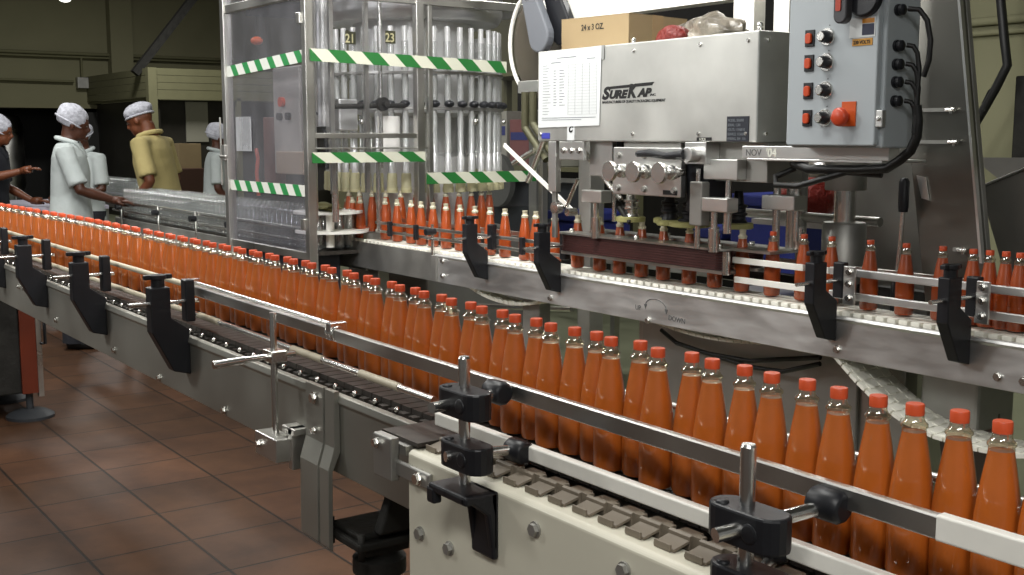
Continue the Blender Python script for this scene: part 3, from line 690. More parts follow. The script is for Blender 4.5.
C.part('lever_handle', MB().tube([(-2.86, 2.56, 1.345), (-2.80, 2.56, 1.348), (-2.72, 2.56, 1.340), (-2.64, 2.56, 1.345)], [.010, .013, .011, .016], 12), BLACK)
C.part('lever_hub', MB().cyl((-2.63, 2.56, 1.345), (-2.63, 2.62, 1.345), .024, 18).bx(-2.68, -2.585, 2.60, 2.66, 1.315, 1.384), ALU, bevel=.002)
C.part('drive_block', MB().bx(-2.70, -2.60, 2.63, 2.74, 1.16, 1.33), BLACK, bevel=.004)
C.part('drive_block', MB().bx(-2.655, -2.60, 2.60, 2.64, 1.12, 1.26), STEELD, bevel=.004)
C.part('slide_block', MB().bx(-2.625, -2.385, 2.66, 2.82, 1.262, 1.384), STEELD, bevel=.003, label='long steel block beside the beam')
C.part('slide_block', MB().bx(-2.615, -2.47, 2.62, 2.66, 1.268, 1.332), ALU, bevel=.003)
C.part('clamp_block', MB().bx(-2.600, -2.490, 2.60, 2.65, 1.168, 1.212), ALU, bevel=.003)
C.part('clamp_block', MB().bx(-2.46, -2.33, 2.72, 2.78, 1.178, 1.222), ALU, bevel=.003)
C.part('clamp_block', MB().bx(-3.225, -3.115, 2.62, 2.67, 1.168, 1.212), ALU, bevel=.003)
for x, y, z0, z1, r in ((-3.170, 2.645, 1.04, 1.18, .011), (-3.170, 2.645, 1.04, 1.115, .017), (-3.135, 2.70, 1.10, 1.27, .008), (-2.568, 2.625, 1.04, 1.20, .011), (-2.568, 2.625, 1.04, 1.115, .017),
                        (-2.525, 2.64, 1.10, 1.30, .009), (-2.525, 2.64, 1.10, 1.17, .013), (-2.635, 2.62, 1.045, 1.30, .009), (-2.45, 2.78, 1.05, 1.27, .012), (-2.40, 2.83, 1.05, 1.12, .018), (-2.37, 2.78, 1.08, 1.26, .009), (-2.44, 2.84, 1.05, 1.30, .018)):
    C.part('guide_rod', MB().cyl((x, y, z0), (x, y, z1), r, 16), CHROME)
# capping discs with hubs
for i, (x, y, r) in enumerate(((-3.085, 2.735, .052), (-2.955, 2.80, .056), (-2.785, 2.735, .070), (-2.88, 2.73, .045), (-2.64, 2.81, .05))):
    w_ = C.part('capping_disc', MB().lathe([(0, 1.100), (r*.9, 1.100), (r, 1.103), (r, 1.117), (r*.9, 1.120), (0, 1.120)], (x, y, 0), 28), YELP)
    C.part('disc_hub', MB().lathe([(0, 1.120), (r*.62, 1.120), (r*.55, 1.128), (.024, 1.130), (.024, 1.142), (.030, 1.146), (.030, 1.152), (.024, 1.156), (.024, 1.168), (.030, 1.172), (.030, 1.178), (.018, 1.182), (.014, 1.225), (0, 1.225)], (x, y, 0), 24), CHROME if i == 0 else BLACK, w_)
# gripper belts
for (y0, y1, nm) in ((2.652, 2.722, 'front'), (2.80, 2.87, 'rear')):
    m_ = MB()
    for k in range(7): m_.rprism(-3.395+.002*(k % 2), -2.562-.002*(k % 2), y0, y1, .03, .979+k*.0086, .979+k*.0086+.0078, 'z')
    g_ = C.part('gripper_belt', m_, GRIP, label='maroon '+nm+' gripper belt')
    C.part('cover_plate', MB().rprism(-3.405, -2.55, y0-.006, y1+.01, .03, 1.041, 1.048, 'z').rprism(-3.40, -2.55, y0+.004, y1, .02, .966, .977, 'z'), STEEL, g_)
    for x in (-3.36, -3.0, -2.6): C.part('nut', MB().cyl((x, (y0+y1)/2, 1.048), (x, (y0+y1)/2, 1.060), .010, 6), CHROME, g_)
C.part('end_roller', MB().cyl((-2.553, 2.668, .965), (-2.553, 2.668, 1.04), .013, 16), CHROME)
C.part('outfeed_plate', MB().bx(-2.56, -2.40, 2.70, 2.87, 1.040, 1.048), STEEL)
# left strut, diagonal chute strip and angled adjusters
C.part('strut', MB().bx(-3.395, -3.350, 2.60, 2.625, 1.20, 1.384), ALU, bevel=.002)
C.part('strut', MB().bx(-3.385, -3.362, 2.61, 2.622, 1.03, 1.20), STEELD, bevel=.002)
C.part('adjuster', MB().cyl((-3.30, 2.70, 1.34), (-3.10, 2.70, 1.18), .010, 12).cyl((-3.24, 2.69, 1.36), (-3.04, 2.69, 1.20), .008, 12), CHROME)
C.part('adjuster', MB().cyl((-3.22, 2.60, 1.25), (-3.285, 2.60, 1.15), .008, 12).lathe([(0, -.01), (.020, -.01), (.022, 0), (.022, .018), (0, .02)], (-3.31, 2.58, 1.145), 20, '-y').lathe([(0, -.01), (.014, -.01), (.014, .03), (0, .03)], (-3.27, 2.62, 1.13), 20, '-y'), CHROME)
C.part('adjuster', MB().tube([(-3.11, 2.70, 1.15), (-3.05, 2.70, 1.10)], .009).tube([(-3.13, 2.72, 1.17), (-3.09, 2.72, 1.13)], .014), IRON)
ds = MB().bx(-.009, .009, -.003, .003, 0, .577, Matrix.Translation((-3.595, 2.90, 1.09)) @ Matrix.Rotation(radians(-61.4), 4, 'Y'))
C.part('feed_strip', ds, WHITEP, label='white diagonal cap track edge')
# cross beam with the date, column, base
nb = C.part('cross_beam', MB().bx(-2.42, -1.90, 2.585, 2.63, 1.337, 1.374).bx(-2.40, -1.92, 2.585, 2.78, 1.330, 1.338), ALU, bevel=.002)
tt = MB(); addtxt(tt, "'04", .034, (-2.325, 2.5845, 1.343), bold=.0010); C.part('lettering', tt, WHITEINK, nb)
tt = MB(); addtxt(tt, 'NOV', .028, (-2.405, 2.5845, 1.345)); C.part('lettering', tt, FAINT, nb)
cl = C.part('column', MB().cyl((-2.33, 2.96, .74), (-2.33, 2.96, 1.34), .034, 28), CHROME)
C.part('column_collar', MB().lathe([(.034, 1.235), (.062, 1.235), (.064, 1.240), (.064, 1.335), (.034, 1.337)], (-2.33, 2.96, 0), 28), STEELD, cl)
C.part('column_collar', MB().lathe([(.034, .90), (.068, .90), (.068, 1.128), (.064, 1.134), (.034, 1.134)], (-2.33, 2.96, 0), 28), STEELD, cl)
C.part('base_cabinet', MB().bx(-3.22, -2.16, 2.90, 3.55, .03, .80), STEEL, bevel=.008)
C.part('base_cabinet_front', MB().bx(-3.18, -2.20, 2.885, 2.90, .10, .76), mat('base_front_steel', (.5, .5, .48), .4, .85, var=.2, vscale=2.5), bevel=.004)
C.part('rear_panel', MB().bx(-2.62, -2.15, 3.30, 3.32, .70, 1.42), STEELD, bevel=.003)
C.part('frame_tube', MB().cyl((-2.95, 3.10, 1.13), (-2.30, 3.10, 1.13), .016), STEEL)
C.part('frame_tube', MB().cyl((-2.62, 3.10, .80), (-2.62, 3.10, 1.38), .018), STEELD)
C.part('frame_tube', MB().bx(-2.9, -1.5, 2.95, 2.99, .905, .945), IRON)
C.part('upright', MB().bx(-3.055, -2.955, 3.20, 3.26, 1.70, 2.6).bx(-2.86, -2.79, 3.20, 3.26, 1.70, 2.6), WHITEP, label='white upright tube above the housing')
C.part('top_rail', MB().bx(-4.3, -2.8, 3.26, 3.34, 1.915, 2.02), WHITEP, label='white cross rail above the carton')
# threaded handle with black grip
hd = C.part('height_lever', MB().tube([(-2.060, 2.86, .95), (-2.050, 2.86, 1.09), (-2.045, 2.86, 1.19)], .007), CHROME)
C.part('grip', MB().lathe([(0, 1.182), (.013, 1.185), (.015, 1.20), (.015, 1.272), (.010, 1.282), (0, 1.284)], (-2.045, 2.86, 0), 16), BLACK, hd)
C.part('grip', MB().lathe([(0, .88), (.013, .885), (.014, .96), (.009, .985), (0, .986)], (-2.060, 2.86, 0), 16), BLACK, hd)
# hanging black leads below the beam
solo('power_lead', MB().tube([(-2.26, 2.64, 1.31), (-2.30, 2.60, 1.285), (-2.27, 2.57, 1.262), (-2.18, 2.56, 1.262), (-2.10, 2.57, 1.285), (-2.03, 2.58, 1.305), (-1.93, 2.60, 1.30)], .009, 10), RUBBER, 'thick black lead looping just below the lettered cross beam', 'cable')
solo('cable_run', MB().tube([(-3.05, 2.86, .70), (-2.95, 2.84, .67), (-2.80, 2.84, .655), (-2.6, 2.84, .66), (-2.45, 2.84, .69), (-2.3, 2.83, .72)], .008, 10).tube([(-2.85, 2.84, .66), (-2.6, 2.84, .64), (-2.45, 2.83, .65), (-2.3, 2.83, .70)], .008, 10), RUBBER, 'black cables sagging below the back conveyor beam', 'cable')

# sheet of paper taped on the housing
pz = Thing('paper_sheet', 'white printed form taped to the left of the grey capper housing', 'paper', (-3.26, 2.598, 1.57))
pm = MB().prism([(-3.452, 1.434), (-3.100, 1.440), (-3.092, 1.712), (-3.445, 1.705)], 'y', 2.5962, 2.5982)
pz.part('sheet', pm, PAPER)
pl = MB()
def ln(x0, z0, x1, z1, w=.0008): pl.bx(x0, x1+w, 2.5957, 2.5962, z0, z1+w)
random.seed(3)
for k in range(18):
    z = 1.655-k*.0103; ln(-3.275, z, -3.115, z, .0004)
    ln(-3.425, z+.002, -3.425+random.uniform(.02, .05), z+.002, .0016)
    if 1 < k < 15: ln(-3.36, z+.002, -3.36+random.uniform(.010, .018), z+.002, .0022); ln(-3.325, z+.002, -3.325+random.uniform(.012, .03), z+.002, .0022)
for x in (-3.275, -3.235, -3.195, -3.155, -3.115): ln(x, 1.48, x, 1.655, .0004)
ln(-3.34, 1.681, -3.23, 1.682, .0014); ln(-3.17, 1.671, -3.125, 1.672, .0014); ln(-3.375, 1.665, -3.32, 1.666, .0018); ln(-3.43, 1.468, -3.12, 1.469, .001); ln(-3.43, 1.461, -3.20, 1.462, .001)
pz.part('print', pl, GREYINK)
pz.part('tape', MB().bx(-3.100, -3.078, 2.5966, 2.5990, 1.665, 1.712), mat('duct_tape_grey', '#8b8d8b', .5))

# carton on the housing
q = Thing('carton', 'brown cardboard carton with 24 x 3 OZ. print sitting on the capping machine', 'box', (-3.30, 2.95, 1.712))
Mc = Matrix.Translation((-3.34, 2.93, 1.713)) @ Matrix.Rotation(radians(7), 4, 'Z')
def cb(mb, x0, x1, y0, y1, z0, z1): return mb.bx(x0, x1, y0, y1, z0, z1, Mc)
q.part('box_body', cb(MB(), -.19, .15, -.16, .17, 0, .125), CARDB, bevel=.002)
q.part('flap', cb(cb(MB(), -.19, .15, -.16, -.0, .125, .128), -.19, .15, .003, .17, .125, .1275), CARDB)
q.part('tape', cb(cb(MB(), -.19, .151, -.03, .03, .128, .129), .15, .1508, -.03, .03, .03, .128), mat('brown_tape', '#8c7149', .35), label='brown parcel tape')
v, f_ = text_mesh('24 x 3 OZ.', .030, (0, 0, 0), xs=.85, bold=.0004)
q.part('print', MB().add([Mc @ (Vector(p)+Vector((-.085, -.161, .080))) for p in v], f_), INK)
# bag of wrapped caps behind the carton
def blob(c, r, seed, amp=.12, seg=28, rings=18, M=None):
    rnd = random.Random(seed); m = MB().ell((0, 0, 0), (1, 1, 1), seg, rings)
    ph = [(rnd.uniform(2, 6), rnd.uniform(2, 6), rnd.uniform(2, 6), rnd.uniform(0, 6)) for _ in range(7)]
    out = []
    for v in m.v:
        d = 1+amp*sum(sin(a*v[0]+p)*sin(b*v[1]+p*2)*cos(c_*v[2]+p) for a, b, c_, p in ph)/2
        out.append((c[0]+v[0]*r[0]*d, c[1]+v[1]*r[1]*d, c[2]+max(v[2], -.8)*r[2]*d))
    m.v = out; return m
FILM = mat('crinkled_clear_film', '#7d766a', .3, var=.55, vscale=16, bump=1., bscale=30, coat=.5)
t = Thing('cap_bag', 'crumpled clear plastic bag of red caps behind the carton on the capping machine', 'bag', (-3.02, 2.93, 1.712))
t.part('film', blob((-2.93, 2.95, 1.755), (.17, .09, .065), 5, .26), FILM)
t.part('caps', blob((-3.02, 2.865, 1.745), (.07, .05, .045), 8, .1), mat('dull_red_caps', '#6b1f1a', .5, bump=1, bscale=60), kind='stuff')
t = Thing('cap_sack', 'plastic sack of red caps hanging behind the capper column', 'bag', (-2.85, 3.42, 1.1))
t.part('film', blob((-2.86, 3.42, 1.24), (.10, .07, .085), 4, .2), FILM)
t.part('caps', blob((-2.85, 3.40, 1.17), (.12, .09, .095), 11, .1), mat('bright_red_caps', '#8e2217', .45, bump=1., bscale=70, coat=.3), kind='stuff')
solo('sack_shelf', MB().bx(-3.05, -2.7, 3.32, 3.60, 1.07, 1.09), STEELD, 'dull steel shelf under the sack of red caps', 'shelf')

# ---------------------------------------------------------------- control box
t = Thing('control_box', 'grey electrical control box with four orange rockers and dials beside the capper housing', 'control panel', (-2.02, 2.6, 1.38))
bd_ = t.part('box_body', MB().bx(-2.173, -1.870, 2.515, 2.655, 1.371, 2.02), EPOXY, bevel=.006)
t.part('door', MB().rprism(-2.175, -1.882, 1.377, 2.015, .008, 2.497, 2.516), EPOXY, bevel=.004)
for i, z in enumerate((1.664, 1.598, 1.524, 1.451)):
    rk = t.part('rocker_switch', MB().bx(-2.1160, -2.0850, 2.493, 2.498, z-.022, z+.022), BLACK, bevel=.001)
    t.part('rocker', MB().rprism(-2.1110, -2.0910, z-.015, z+.013, .008, 2.486, 2.494), mat('orange_rocker', '#c0461e', .35), rk, bevel=.002)
    dl = t.part('dial', MB().lathe([(0, .030), (.013, .030), (.0145, .027), (.0165, .010), (.0165, .006)], (-2.0420, 2.497, z), 24, '-y'), BLACK)
    t.part('dial_ring', MB().lathe([(.016, .006), (.022, .006), (.024, .003), (.024, 0)], (-2.0420, 2.497, z), 24, '-y'), CHROME, dl)
    t.part('dial_cap', MB().lathe([(0, .032), (.011, .032), (.0125, .030)], (-2.0420, 2.497, z), 24, '-y'), CHROME, dl)
    t.part('mark', MB().bx(-2.0380, -2.0350, 2.4965, 2.498, z+.028, z+.031), INK, dl)
es = t.part('stop_plate', MB().bx(-1.9860, -1.9410, 2.494, 2.498, 1.428, 1.492), ORNG, label='orange plate')
t.part('stop_button', MB().lathe([(0, .040), (.018, .039), (.024, .034), (.025, .026), (.022, .022), (.013, .020), (.013, 0)], (-1.9710, 2.497, 1.452), 26, '-y'), REDP, es, label='red mushroom stop button')
dh = t.part('disconnect_base', MB().lathe([(0, .02), (.045, .02), (.05, .015), (.05, 0)], (-1.9210, 2.497, 1.755), 32, '-y'), BLACK)
t.part('disconnect_handle', MB().rprism(-1.9910, -1.9490, 1.690, 1.86, .020, 2.452, 2.478), mat('dark_grey_handle', '#3a393c', .4), dh, bevel=.004)
t.part('handle_inlay', MB().rprism(-1.9820, -1.9660, 1.722, 1.85, .004, 2.449, 2.453), mat('red_inlay', '#a83a26', .5), dh)
lb = t.part('warning_label', MB().bx(-1.9710, -1.8910, 2.4955, 2.497, 1.655, 1.705), PAPER, label='white warning label')
t.part('label_block', MB().bx(-1.9310, -1.8940, 2.4948, 2.4956, 1.660, 1.688), mat('label_navy', '#23263c', .5), lb)
t.part('label_strip', MB().bx(-1.9310, -1.8940, 2.4948, 2.4956, 1.690, 1.702), mat('label_amber', '#c8862a', .5), lb)
vl = t.part('voltage_label', MB().bx(-1.9610, -1.8980, 2.4955, 2.497, 1.634, 1.652), mat('label_ochre', '#b5822e', .5), label='amber 230 VOLTS label')
tt = MB(); addtxt(tt, '230 VOLTS', .0125, (-1.9570, 2.4952, 1.6385), bold=.0003, xs=.88); t.part('lettering', tt, INK, vl)
t.part('hinge', MB().bx(-1.884, -1.862, 2.500, 2.516, 1.425, 1.468).cyl((-1.873, 2.500, 1.447), (-1.873, 2.494, 1.447), .006, 10), ALU, bevel=.002)
for i, z in enumerate((1.722, 1.632, 1.585, 1.540, 1.492)):
    y = 2.555
    g_ = t.part('cable_gland', MB().lathe([(0, 0), (.015, 0), (.015, .007), (.011, .008), (.014, .010), (.014, .019), (.009, .023), (0, .023)], (-1.870, y, z), 14, 'x'), BLACK)
    path = [(-1.838, y, z), (-1.824, y+.008, z-.003), (-1.816, y+.015, z-.02), (-1.812, y+.02, z-.06)]
    if i: path += [(-1.812-.002*i, y+.022+.006*(i-2), 1.45), (-1.814-.002*i, y+.022+.006*(i-2), 1.41)]
    else: path = [(-1.838, y, z), (-1.812, y+.01, z-.003), (-1.795, y+.02, z-.03), (-1.786, y+.025, z-.08), (-1.788, y+.025, z-.13), (-1.802, y+.025, z-.17)]
    t.part('lead', MB().tube(path, .0065 if i else .007, 10), RUBBER, g_)
t.part('lead_bundle', MB().tube([(-1.815, 2.575, 1.48), (-1.812, 2.58, 1.44), (-1.814, 2.58, 1.40), (-1.83, 2.58, 1.365), (-1.865, 2.58, 1.338), (-1.90, 2.58, 1.318), (-2.0, 2.58, 1.312), (-2.16, 2.58, 1.310), (-2.25, 2.62, 1.325)], .013, 12), RUBBER)
# ---------------------------------------------------------------- cap elevator and hopper
t = Thing('cap_elevator', 'tall leaning stainless cap elevator behind the control box', 'machine', (-1.9, 3.1, 0))
LEAN = -.151
def lean(z): return -1.803+LEAN*(z-1.058)
def slab(z0, z1, w0, w1, y0, y1):
    vs = []
    for y in (y0, y1): vs += [(lean(z0)-w0, y, z0), (lean(z0), y, z0), (lean(z1), y, z1), (lean(z1)-w1, y, z1)]
    return MB().add(vs, [(0, 1, 2, 3), (7, 6, 5, 4), (0, 4, 5, 1), (1, 5, 6, 2), (2, 6, 7, 3), (3, 7, 4, 0)])
t.part('chute_panel', slab(.30, 2.5, .19, .235, 2.90, 2.912), mat('elevator_steel', (.19, .185, .165), .34, .9, var=.12, vscale=2, rvar=.06), bevel=.002)
t.part('chute_body', slab(.30, 2.5, .185, .23, 2.912, 2.935), STEELD, bevel=.004)
t.part('edge_strip', slab(1.055, 2.5, .008, .008, 2.885, 2.90), ALU, label='bright edge strip')
for z in (1.475, 1.385, 1.085):
    x = lean(z); c_ = t.part('cover_catch', MB().bx(x-.20 if z > 1.2 else x-.09, x-.07, 2.888, 2.90, z-.004, z+.006), STEELD)
    t.part('wing_nut', MB().cyl((x-.075, 2.89, z), (x-.045, 2.886, z+.001), .006, 10).cyl((x-.058, 2.888, z-.010), (x-.058, 2.888, z+.010), .004, 8), CHROME, c_)
t.part('tag', MB().prism([(-2.03, 1.29), (-2.00, 1.285), (-1.985, 1.22), (-2.01, 1.225)], 'y', 2.894, 2.898), ALU, label='small bright metal tag')
t.part('leg', MB().bx(-2.0, -1.94, 3.10, 3.16, 0, .5).bx(-1.75, -1.69, 3.10, 3.16, 0, .5), STEELD)
hp = MB()
hp.add([(-1.895, 3.0, 1.257), (-1.0, 3.0, 1.63), (-1.0, 3.0, .80), (-1.72, 3.0, .80)], [(0, 1, 2, 3)])
hp.add([(-2.50, 3.9, 1.325), (-1.0, 3.9, 1.34), (-1.0, 3.9, .80), (-1.72, 3.9, .80)], [(3, 2, 1, 0)])
hp.add([(-1.895, 3.0, 1.257), (-1.72, 3.0, .80), (-1.72, 3.9, .80), (-1.90, 3.9, 1.32)], [(0, 1, 2, 3)])
hp.add([(-1.0, 3.0, 1.63), (-1.0, 3.0, .80), (-1.0, 3.9, .80), (-1.0, 3.9, 1.34)], [(0, 1, 2, 3)])
hp.add([(-1.78, 3.0, 1.10), (-1.0, 3.0, 1.2), (-1.0, 3.9, 1.2), (-1.84, 3.9, 1.18)], [(0, 1, 2, 3)])
hpo = t.part('hopper', hp, mat('hopper_steel', (.20, .195, .18), .45, .85, var=.15), label='dark steel cap hopper')
sm = hpo.modifiers.new('wall', 'SOLIDIFY'); sm.thickness = .006
t.part('hopper_rim', MB().tube([(-1.895, 2.995, 1.257), (-1.0, 2.995, 1.63)], .004, 8), ALU)
t.part('hopper_leg', MB().bx(-1.2, -1.14, 3.3, 3.36, 0, .8).bx(-1.7, -1.64, 3.6, 3.66, 0, .8), STEELD)
solo('hanging_cable', MB().tube([(-4.34, 7.0, 4.6), (-4.345, 7.0, 2.3), (-4.30, 7.0, 2.02), (-4.27, 7.0, 1.86), (-4.34, 7.0, 1.72), (-4.42, 7.0, 1.58), (-4.5, 7.0, 1.45), (-4.60, 7.0, 1.2)], .030, 10), RUBBER, 'thick black cable hanging in front of the pale wall at the upper right', 'cable')
solo('thin_wire', MB().tube([(-4.32, 6.98, 1.74), (-4.38, 6.98, 1.70), (-4.42, 6.98, 1.62), (-4.40, 6.98, 1.57)], .005, 6), RUBBER, 'thin wire loop beside the thick hanging cable', 'cable')
solo('wall_conduit', MB().cyl((-5.4, 7.46, 2.20), (-3.6, 7.46, 2.20), .03).cyl((-5.4, 7.46, 2.12), (-3.6, 7.46, 2.12), .02), WALLR, 'painted conduit at the top of the pale right wall', 'pipe')
solo('wall_cabinet', MB().bx(-4.33, -3.9, 7.2, 7.48, .9, 1.80), IRON, 'dark wall cabinet at the right edge against the pale wall', 'cabinet', bevel=.01)

# ---------------------------------------------------------------- filling machine
F = Thing('filling_machine', 'filling machine with clear panels and green striped tape around a ring of filling tubes', 'machine', (-5.27, 3.0, 0))
X0, X1, Y0, Y1, Z0, Z1 = -5.71, -4.77, 2.30, 3.62, .84, 2.45
def post(x, y, s=.022, z0=Z0, z1=Z1, m=STEEL, nm='frame_post'): return F.part(nm, MB().bx(x-s, x+s, y-s, y+s, z0, z1), m, bevel=.003)
post(X0, Y0); post(X1, Y0, .020, .81); post(X1-.0, 2.875, .020); post(X1, 2.935, .012, 1.0); post(X0, Y1); post(X1, Y1, .018)
F.part('frame_rail', MB().bx(X0, X1, Y0-.012, Y0+.012, Z0, Z0+.035), STEEL, bevel=.002)
F.part('frame_rail', MB().bx(X1-.012, X1+.012, Y0, 2.875, 1.395, 1.418).bx(X1-.010, X1+.010, Y0, 2.92, 1.345, 1.352), STEEL, bevel=.002)
F.part('frame_rail', MB().bx(X0, X1, Y0-.015, Y0+.015, 2.02, 2.06).bx(X1-.015, X1+.015, Y0, Y1, 2.02, 2.06).bx(X0, X1, Y1-.015, Y1+.015, 2.02, 2.06), STEEL, bevel=.002)
F.part('clear_panel', MB().bx(X0+.02, X1-.02, Y0-.004, Y0+.004, Z0+.02, Z1), ACRY, label='hazy grey clear left panel')
F.part('clear_panel', MB().bx(X1-.003, X1+.003, Y0+.02, 2.86, 1.16, Z1), ACRY2, label='clear door panel beside the corner post')
F.part('clear_panel', MB().bx(X1-.003, X1+.003, 2.95, Y1, 1.05, Z1), ACRY2, label='clear right panel')
for y in (2.44, 2.62): F.part('door_rod', MB().bx(X1-.06, X1-.04, y-.010, y+.010, 1.14, Z1), STEEL)
def tape(nm, p0, p1, h, n, wide, skew, mats, lab):
    """striped tape between two floor-plan points at heights"""
    m = MB(); a = Vector(p0); b = Vector(p1); d = (b-a); L = d.length; u = d.normalized(); x = 0; k = 0
    nrm = Vector((0, -.002, 0)) if abs(u.x) > abs(u.y) else Vector((.002, 0, 0))
    step = L/n
    # white ground with slanted green patches, all one thin strip
    def quad(s0, s1, mi, off):
        m.mi = mi
        lo0, lo1 = min(max(s0+skew, 0), L), min(max(s1+skew, 0), L); hi0, hi1 = min(max(s0, 0), L), min(max(s1, 0), L)
        if (lo1-lo0)+(hi1-hi0) < 1e-4: return
        vs = [a+u*lo0+nrm*off, a+u*lo1+nrm*off, a+u*hi1+Vector((0, 0, h))+nrm*off, a+u*hi0+Vector((0, 0, h))+nrm*off]
        vs += [v-nrm*off*.6 for v in vs]
        m.add(vs, [(0, 1, 2, 3), (7, 6, 5, 4), (0, 4, 5, 1), (1, 5, 6, 2), (2, 6, 7, 3), (3, 7, 4, 0)])
    x = -skew if skew > 0 else 0; x = -step
    while x < L+step:
        quad(x, x+step*wide, 0, 1); quad(x+step*wide, x+step, 1, 1.3); x += step
    o = m.build(nm, mats, F.o, F.loc, recalc=False); o['label'] = lab; return o
T1 = [TAPEW, TAPEG]; T2 = [TAPEW2, TAPEG2]
tape('striped_tape', (X0-.02, Y0-.006, 1.700), (X1+.01, Y0-.006, 1.735), .055, 6.5, .58, .045, T1, 'upper green striped tape on the left panel')
tape('striped_tape', (X0-.01, Y0-.006, 1.130), (X1, Y0-.006, 1.130), .052, 6.8, .55, .04, T1, 'lower green striped tape on the left panel')
tape('striped_tape', (X1+.024, Y0, 1.735), (X1+.024, 3.37, 1.715), .056, 6.2, .50, .06, T2, 'upper green striped tape on the right side')
tape('striped_tape', (X1+.022, Y0+.0, 1.283), (X1+.022, 2.895, 1.283), .048, 3.4, .52, .07, T2, 'tape with green stripes across the door')
tape('striped_tape', (X1+.022, 2.90, 1.175), (X1+.022, 3.56, 1.175), .055, 4.1, .50, .07, T2, 'lower green striped tape on the right panel')
# hinge blocks
for z in (1.90, .98): F.part('panel_hinge', MB().bx(X1-.05, X1-.015, Y0-.03, Y0-.012, z, z+.05), STEEL, bevel=.003)
F.part('panel_hinge', MB().bx(X0-.02, X0+.02, Y0-.035, Y0-.02, 1.28, 1.36).cyl((X0-.05, Y0-.03, 1.30), (X0+.03, Y0-.03, 1.30), .008).bx(X0-.055, X0-.045, Y0-.03, Y0-.02, 1.15, 1.50), STEEL, bevel=.003)
F.part('document_pocket', MB().bx(X0+.13, X0+.31, Y0-.014, Y0-.008, 1.33, 1.50), glassy('pocket_plastic', (.85, .85, .87), .05, .3), label='clear plastic pocket on the left panel')
# carousel
CX, CY = CC; NV = 40; RR = .445
F.part('carousel_drum', MB().lathe([(0, .95), (.30, .95), (.30, 1.30), (.22, 1.32), (.22, 1.5), (.31, 1.52), (.31, 2.0), (0, 2.0)], (CX, CY, 0), 40), mat('drum_steel', (.80, .80, .78), .35, .5, var=.06))
F.part('carousel_ring', MB().lathe([(.38, 1.532), (.470, 1.532), (.470, 1.545), (.38, 1.545), (.38, 1.532)], (CX, CY, 0), 48), STEELD)
F.part('carousel_ring', MB().lathe([(.37, 1.705), (.468, 1.705), (.468, 1.716), (.37, 1.716), (.37, 1.705)], (CX, CY, 0), 48), STEEL)
F.part('carousel_ring', MB().lathe([(.0, .90), (.47, .90), (.47, .932), (0, .932)], (CX, CY, 0), 48), STEELD)
F.part('supply_bowl', MB().lathe([(0, 1.97), (.44, 1.97), (.455, 1.99), (.465, 2.02), (.465, 2.35), (0, 2.38)], (CX, CY, 0), 48), STEELB)
tube_m = MB().lathe([(.0155, 1.29), (.0155, 1.90)], (RR, 0, 0), 12)
for k in range(NV):
    a = 2*pi*k/NV; px_, py_ = CX+RR*cos(a), CY+RR*sin(a)
    v = F.part('filling_valve', MB().lathe([(0, 1.215), (.017, 1.215), (.017, 1.30), (.0140, 1.305), (.0140, 1.53), (.0140, 1.93), (0, 1.93)], (px_, py_, 0), 10), TUBEM)
    F.part('glass_sleeve', MB().lathe([(.0175, 1.56), (.0175, 1.70)], (px_, py_, 0), 10).lathe([(.0175, 1.72), (.0175, 1.86)], (px_, py_, 0), 10).lathe([(.0165, 1.32), (.0165, 1.52)], (px_, py_, 0), 10), TUBEG, v)
    F.part('bottle_bell', MB().lathe([(0, 1.225), (.022, 1.225), (.025, 1.215), (.025, 1.160), (.0275, 1.155), (.0275, 1.130), (.015, 1.130), (.015, 1.2)], (px_, py_, 0), 12), CREAMP, v)
    F.part('valve_lever', MB().ell((px_+.02*cos(a), py_+.02*sin(a), 1.560), (.026, .026, .018), 10, 8).bx(px_-.006, px_+.006, py_-.006, py_+.006, 1.58, 1.62), BLACK, v)
    if k % 4 == 1: F.part('roller', MB().ell((px_+.03*cos(a), py_+.03*sin(a), 1.475), (.015, .015, .015), 10, 8), CHROME, v)
for k, nt_ in ((24, '23'), (22, '24')): pass
aa = radians(-57); bx_, by_ = CX+.515*cos(aa), CY+.515*sin(aa)
for nt_, (nx, ny) in (('23', (-4.91, 2.805)), ('21', (-5.06, 2.67))):
    d_ = F.part('number_plate', MB().bx(nx-.002, nx, ny-.028, ny+.028, 1.845, 1.905), mat('olive_plate', '#3d3d22', .5))
    tt = MB(); v, f_ = text_mesh(nt_, .058, (nx+.0008, ny-.030, 1.853), face='+x', bold=.0008, xs=.9); F.part('lettering', MB().add(v, f_), mat('pale_number', '#cfc89a', .5), d_)
# inner pipes and rods near the door
for (x, y, z0, z1, r, m) in ((-4.98, 2.42, 1.0, 2.3, .018, STEEL), (-5.02, 2.50, 1.45, 2.3, .030, STEELB), (-4.92, 2.50, 1.0, 1.35, .016, CHROME), (-5.10, 2.45, 1.3, 2.2, .014, CHROME), (-4.86, 2.70, .95, 1.30, .012, CHROME), (-4.88, 2.73, 1.25, 2.2, .010, CHROME), (-5.2, 2.55, 1.45, 2.3, .022, STEEL)):
    F.part('pipe', MB().cyl((x, y, z0), (x, y, z1), r, 16), m)
F.part('control_cylinder', MB().cyl((-4.93, 2.80, 1.30), (-4.93, 2.80, 1.50), .055, 24), WHITEP, label='white cylinder behind the door')
F.part('filler_motor', MB().bx(-5.12, -4.98, 2.56, 2.66, 1.43, 1.58), STEELB, bevel=.006)
hs = F.part('hose', MB().tube([(-5.16, 2.44, 1.42), (-5.10, 2.46, 1.53), (-5.04, 2.50, 1.50), (-5.0, 2.50, 1.36), (-4.96, 2.48, 1.25)], .010, 10), RUBBER)
F.part('clamp_wheel', MB().cyl((-4.86, 2.72, 1.555), (-4.83, 2.72, 1.555), .032, 20).cyl((-4.86, 2.72, 1.555), (-4.80, 2.72, 1.555), .014, 16), IRON)
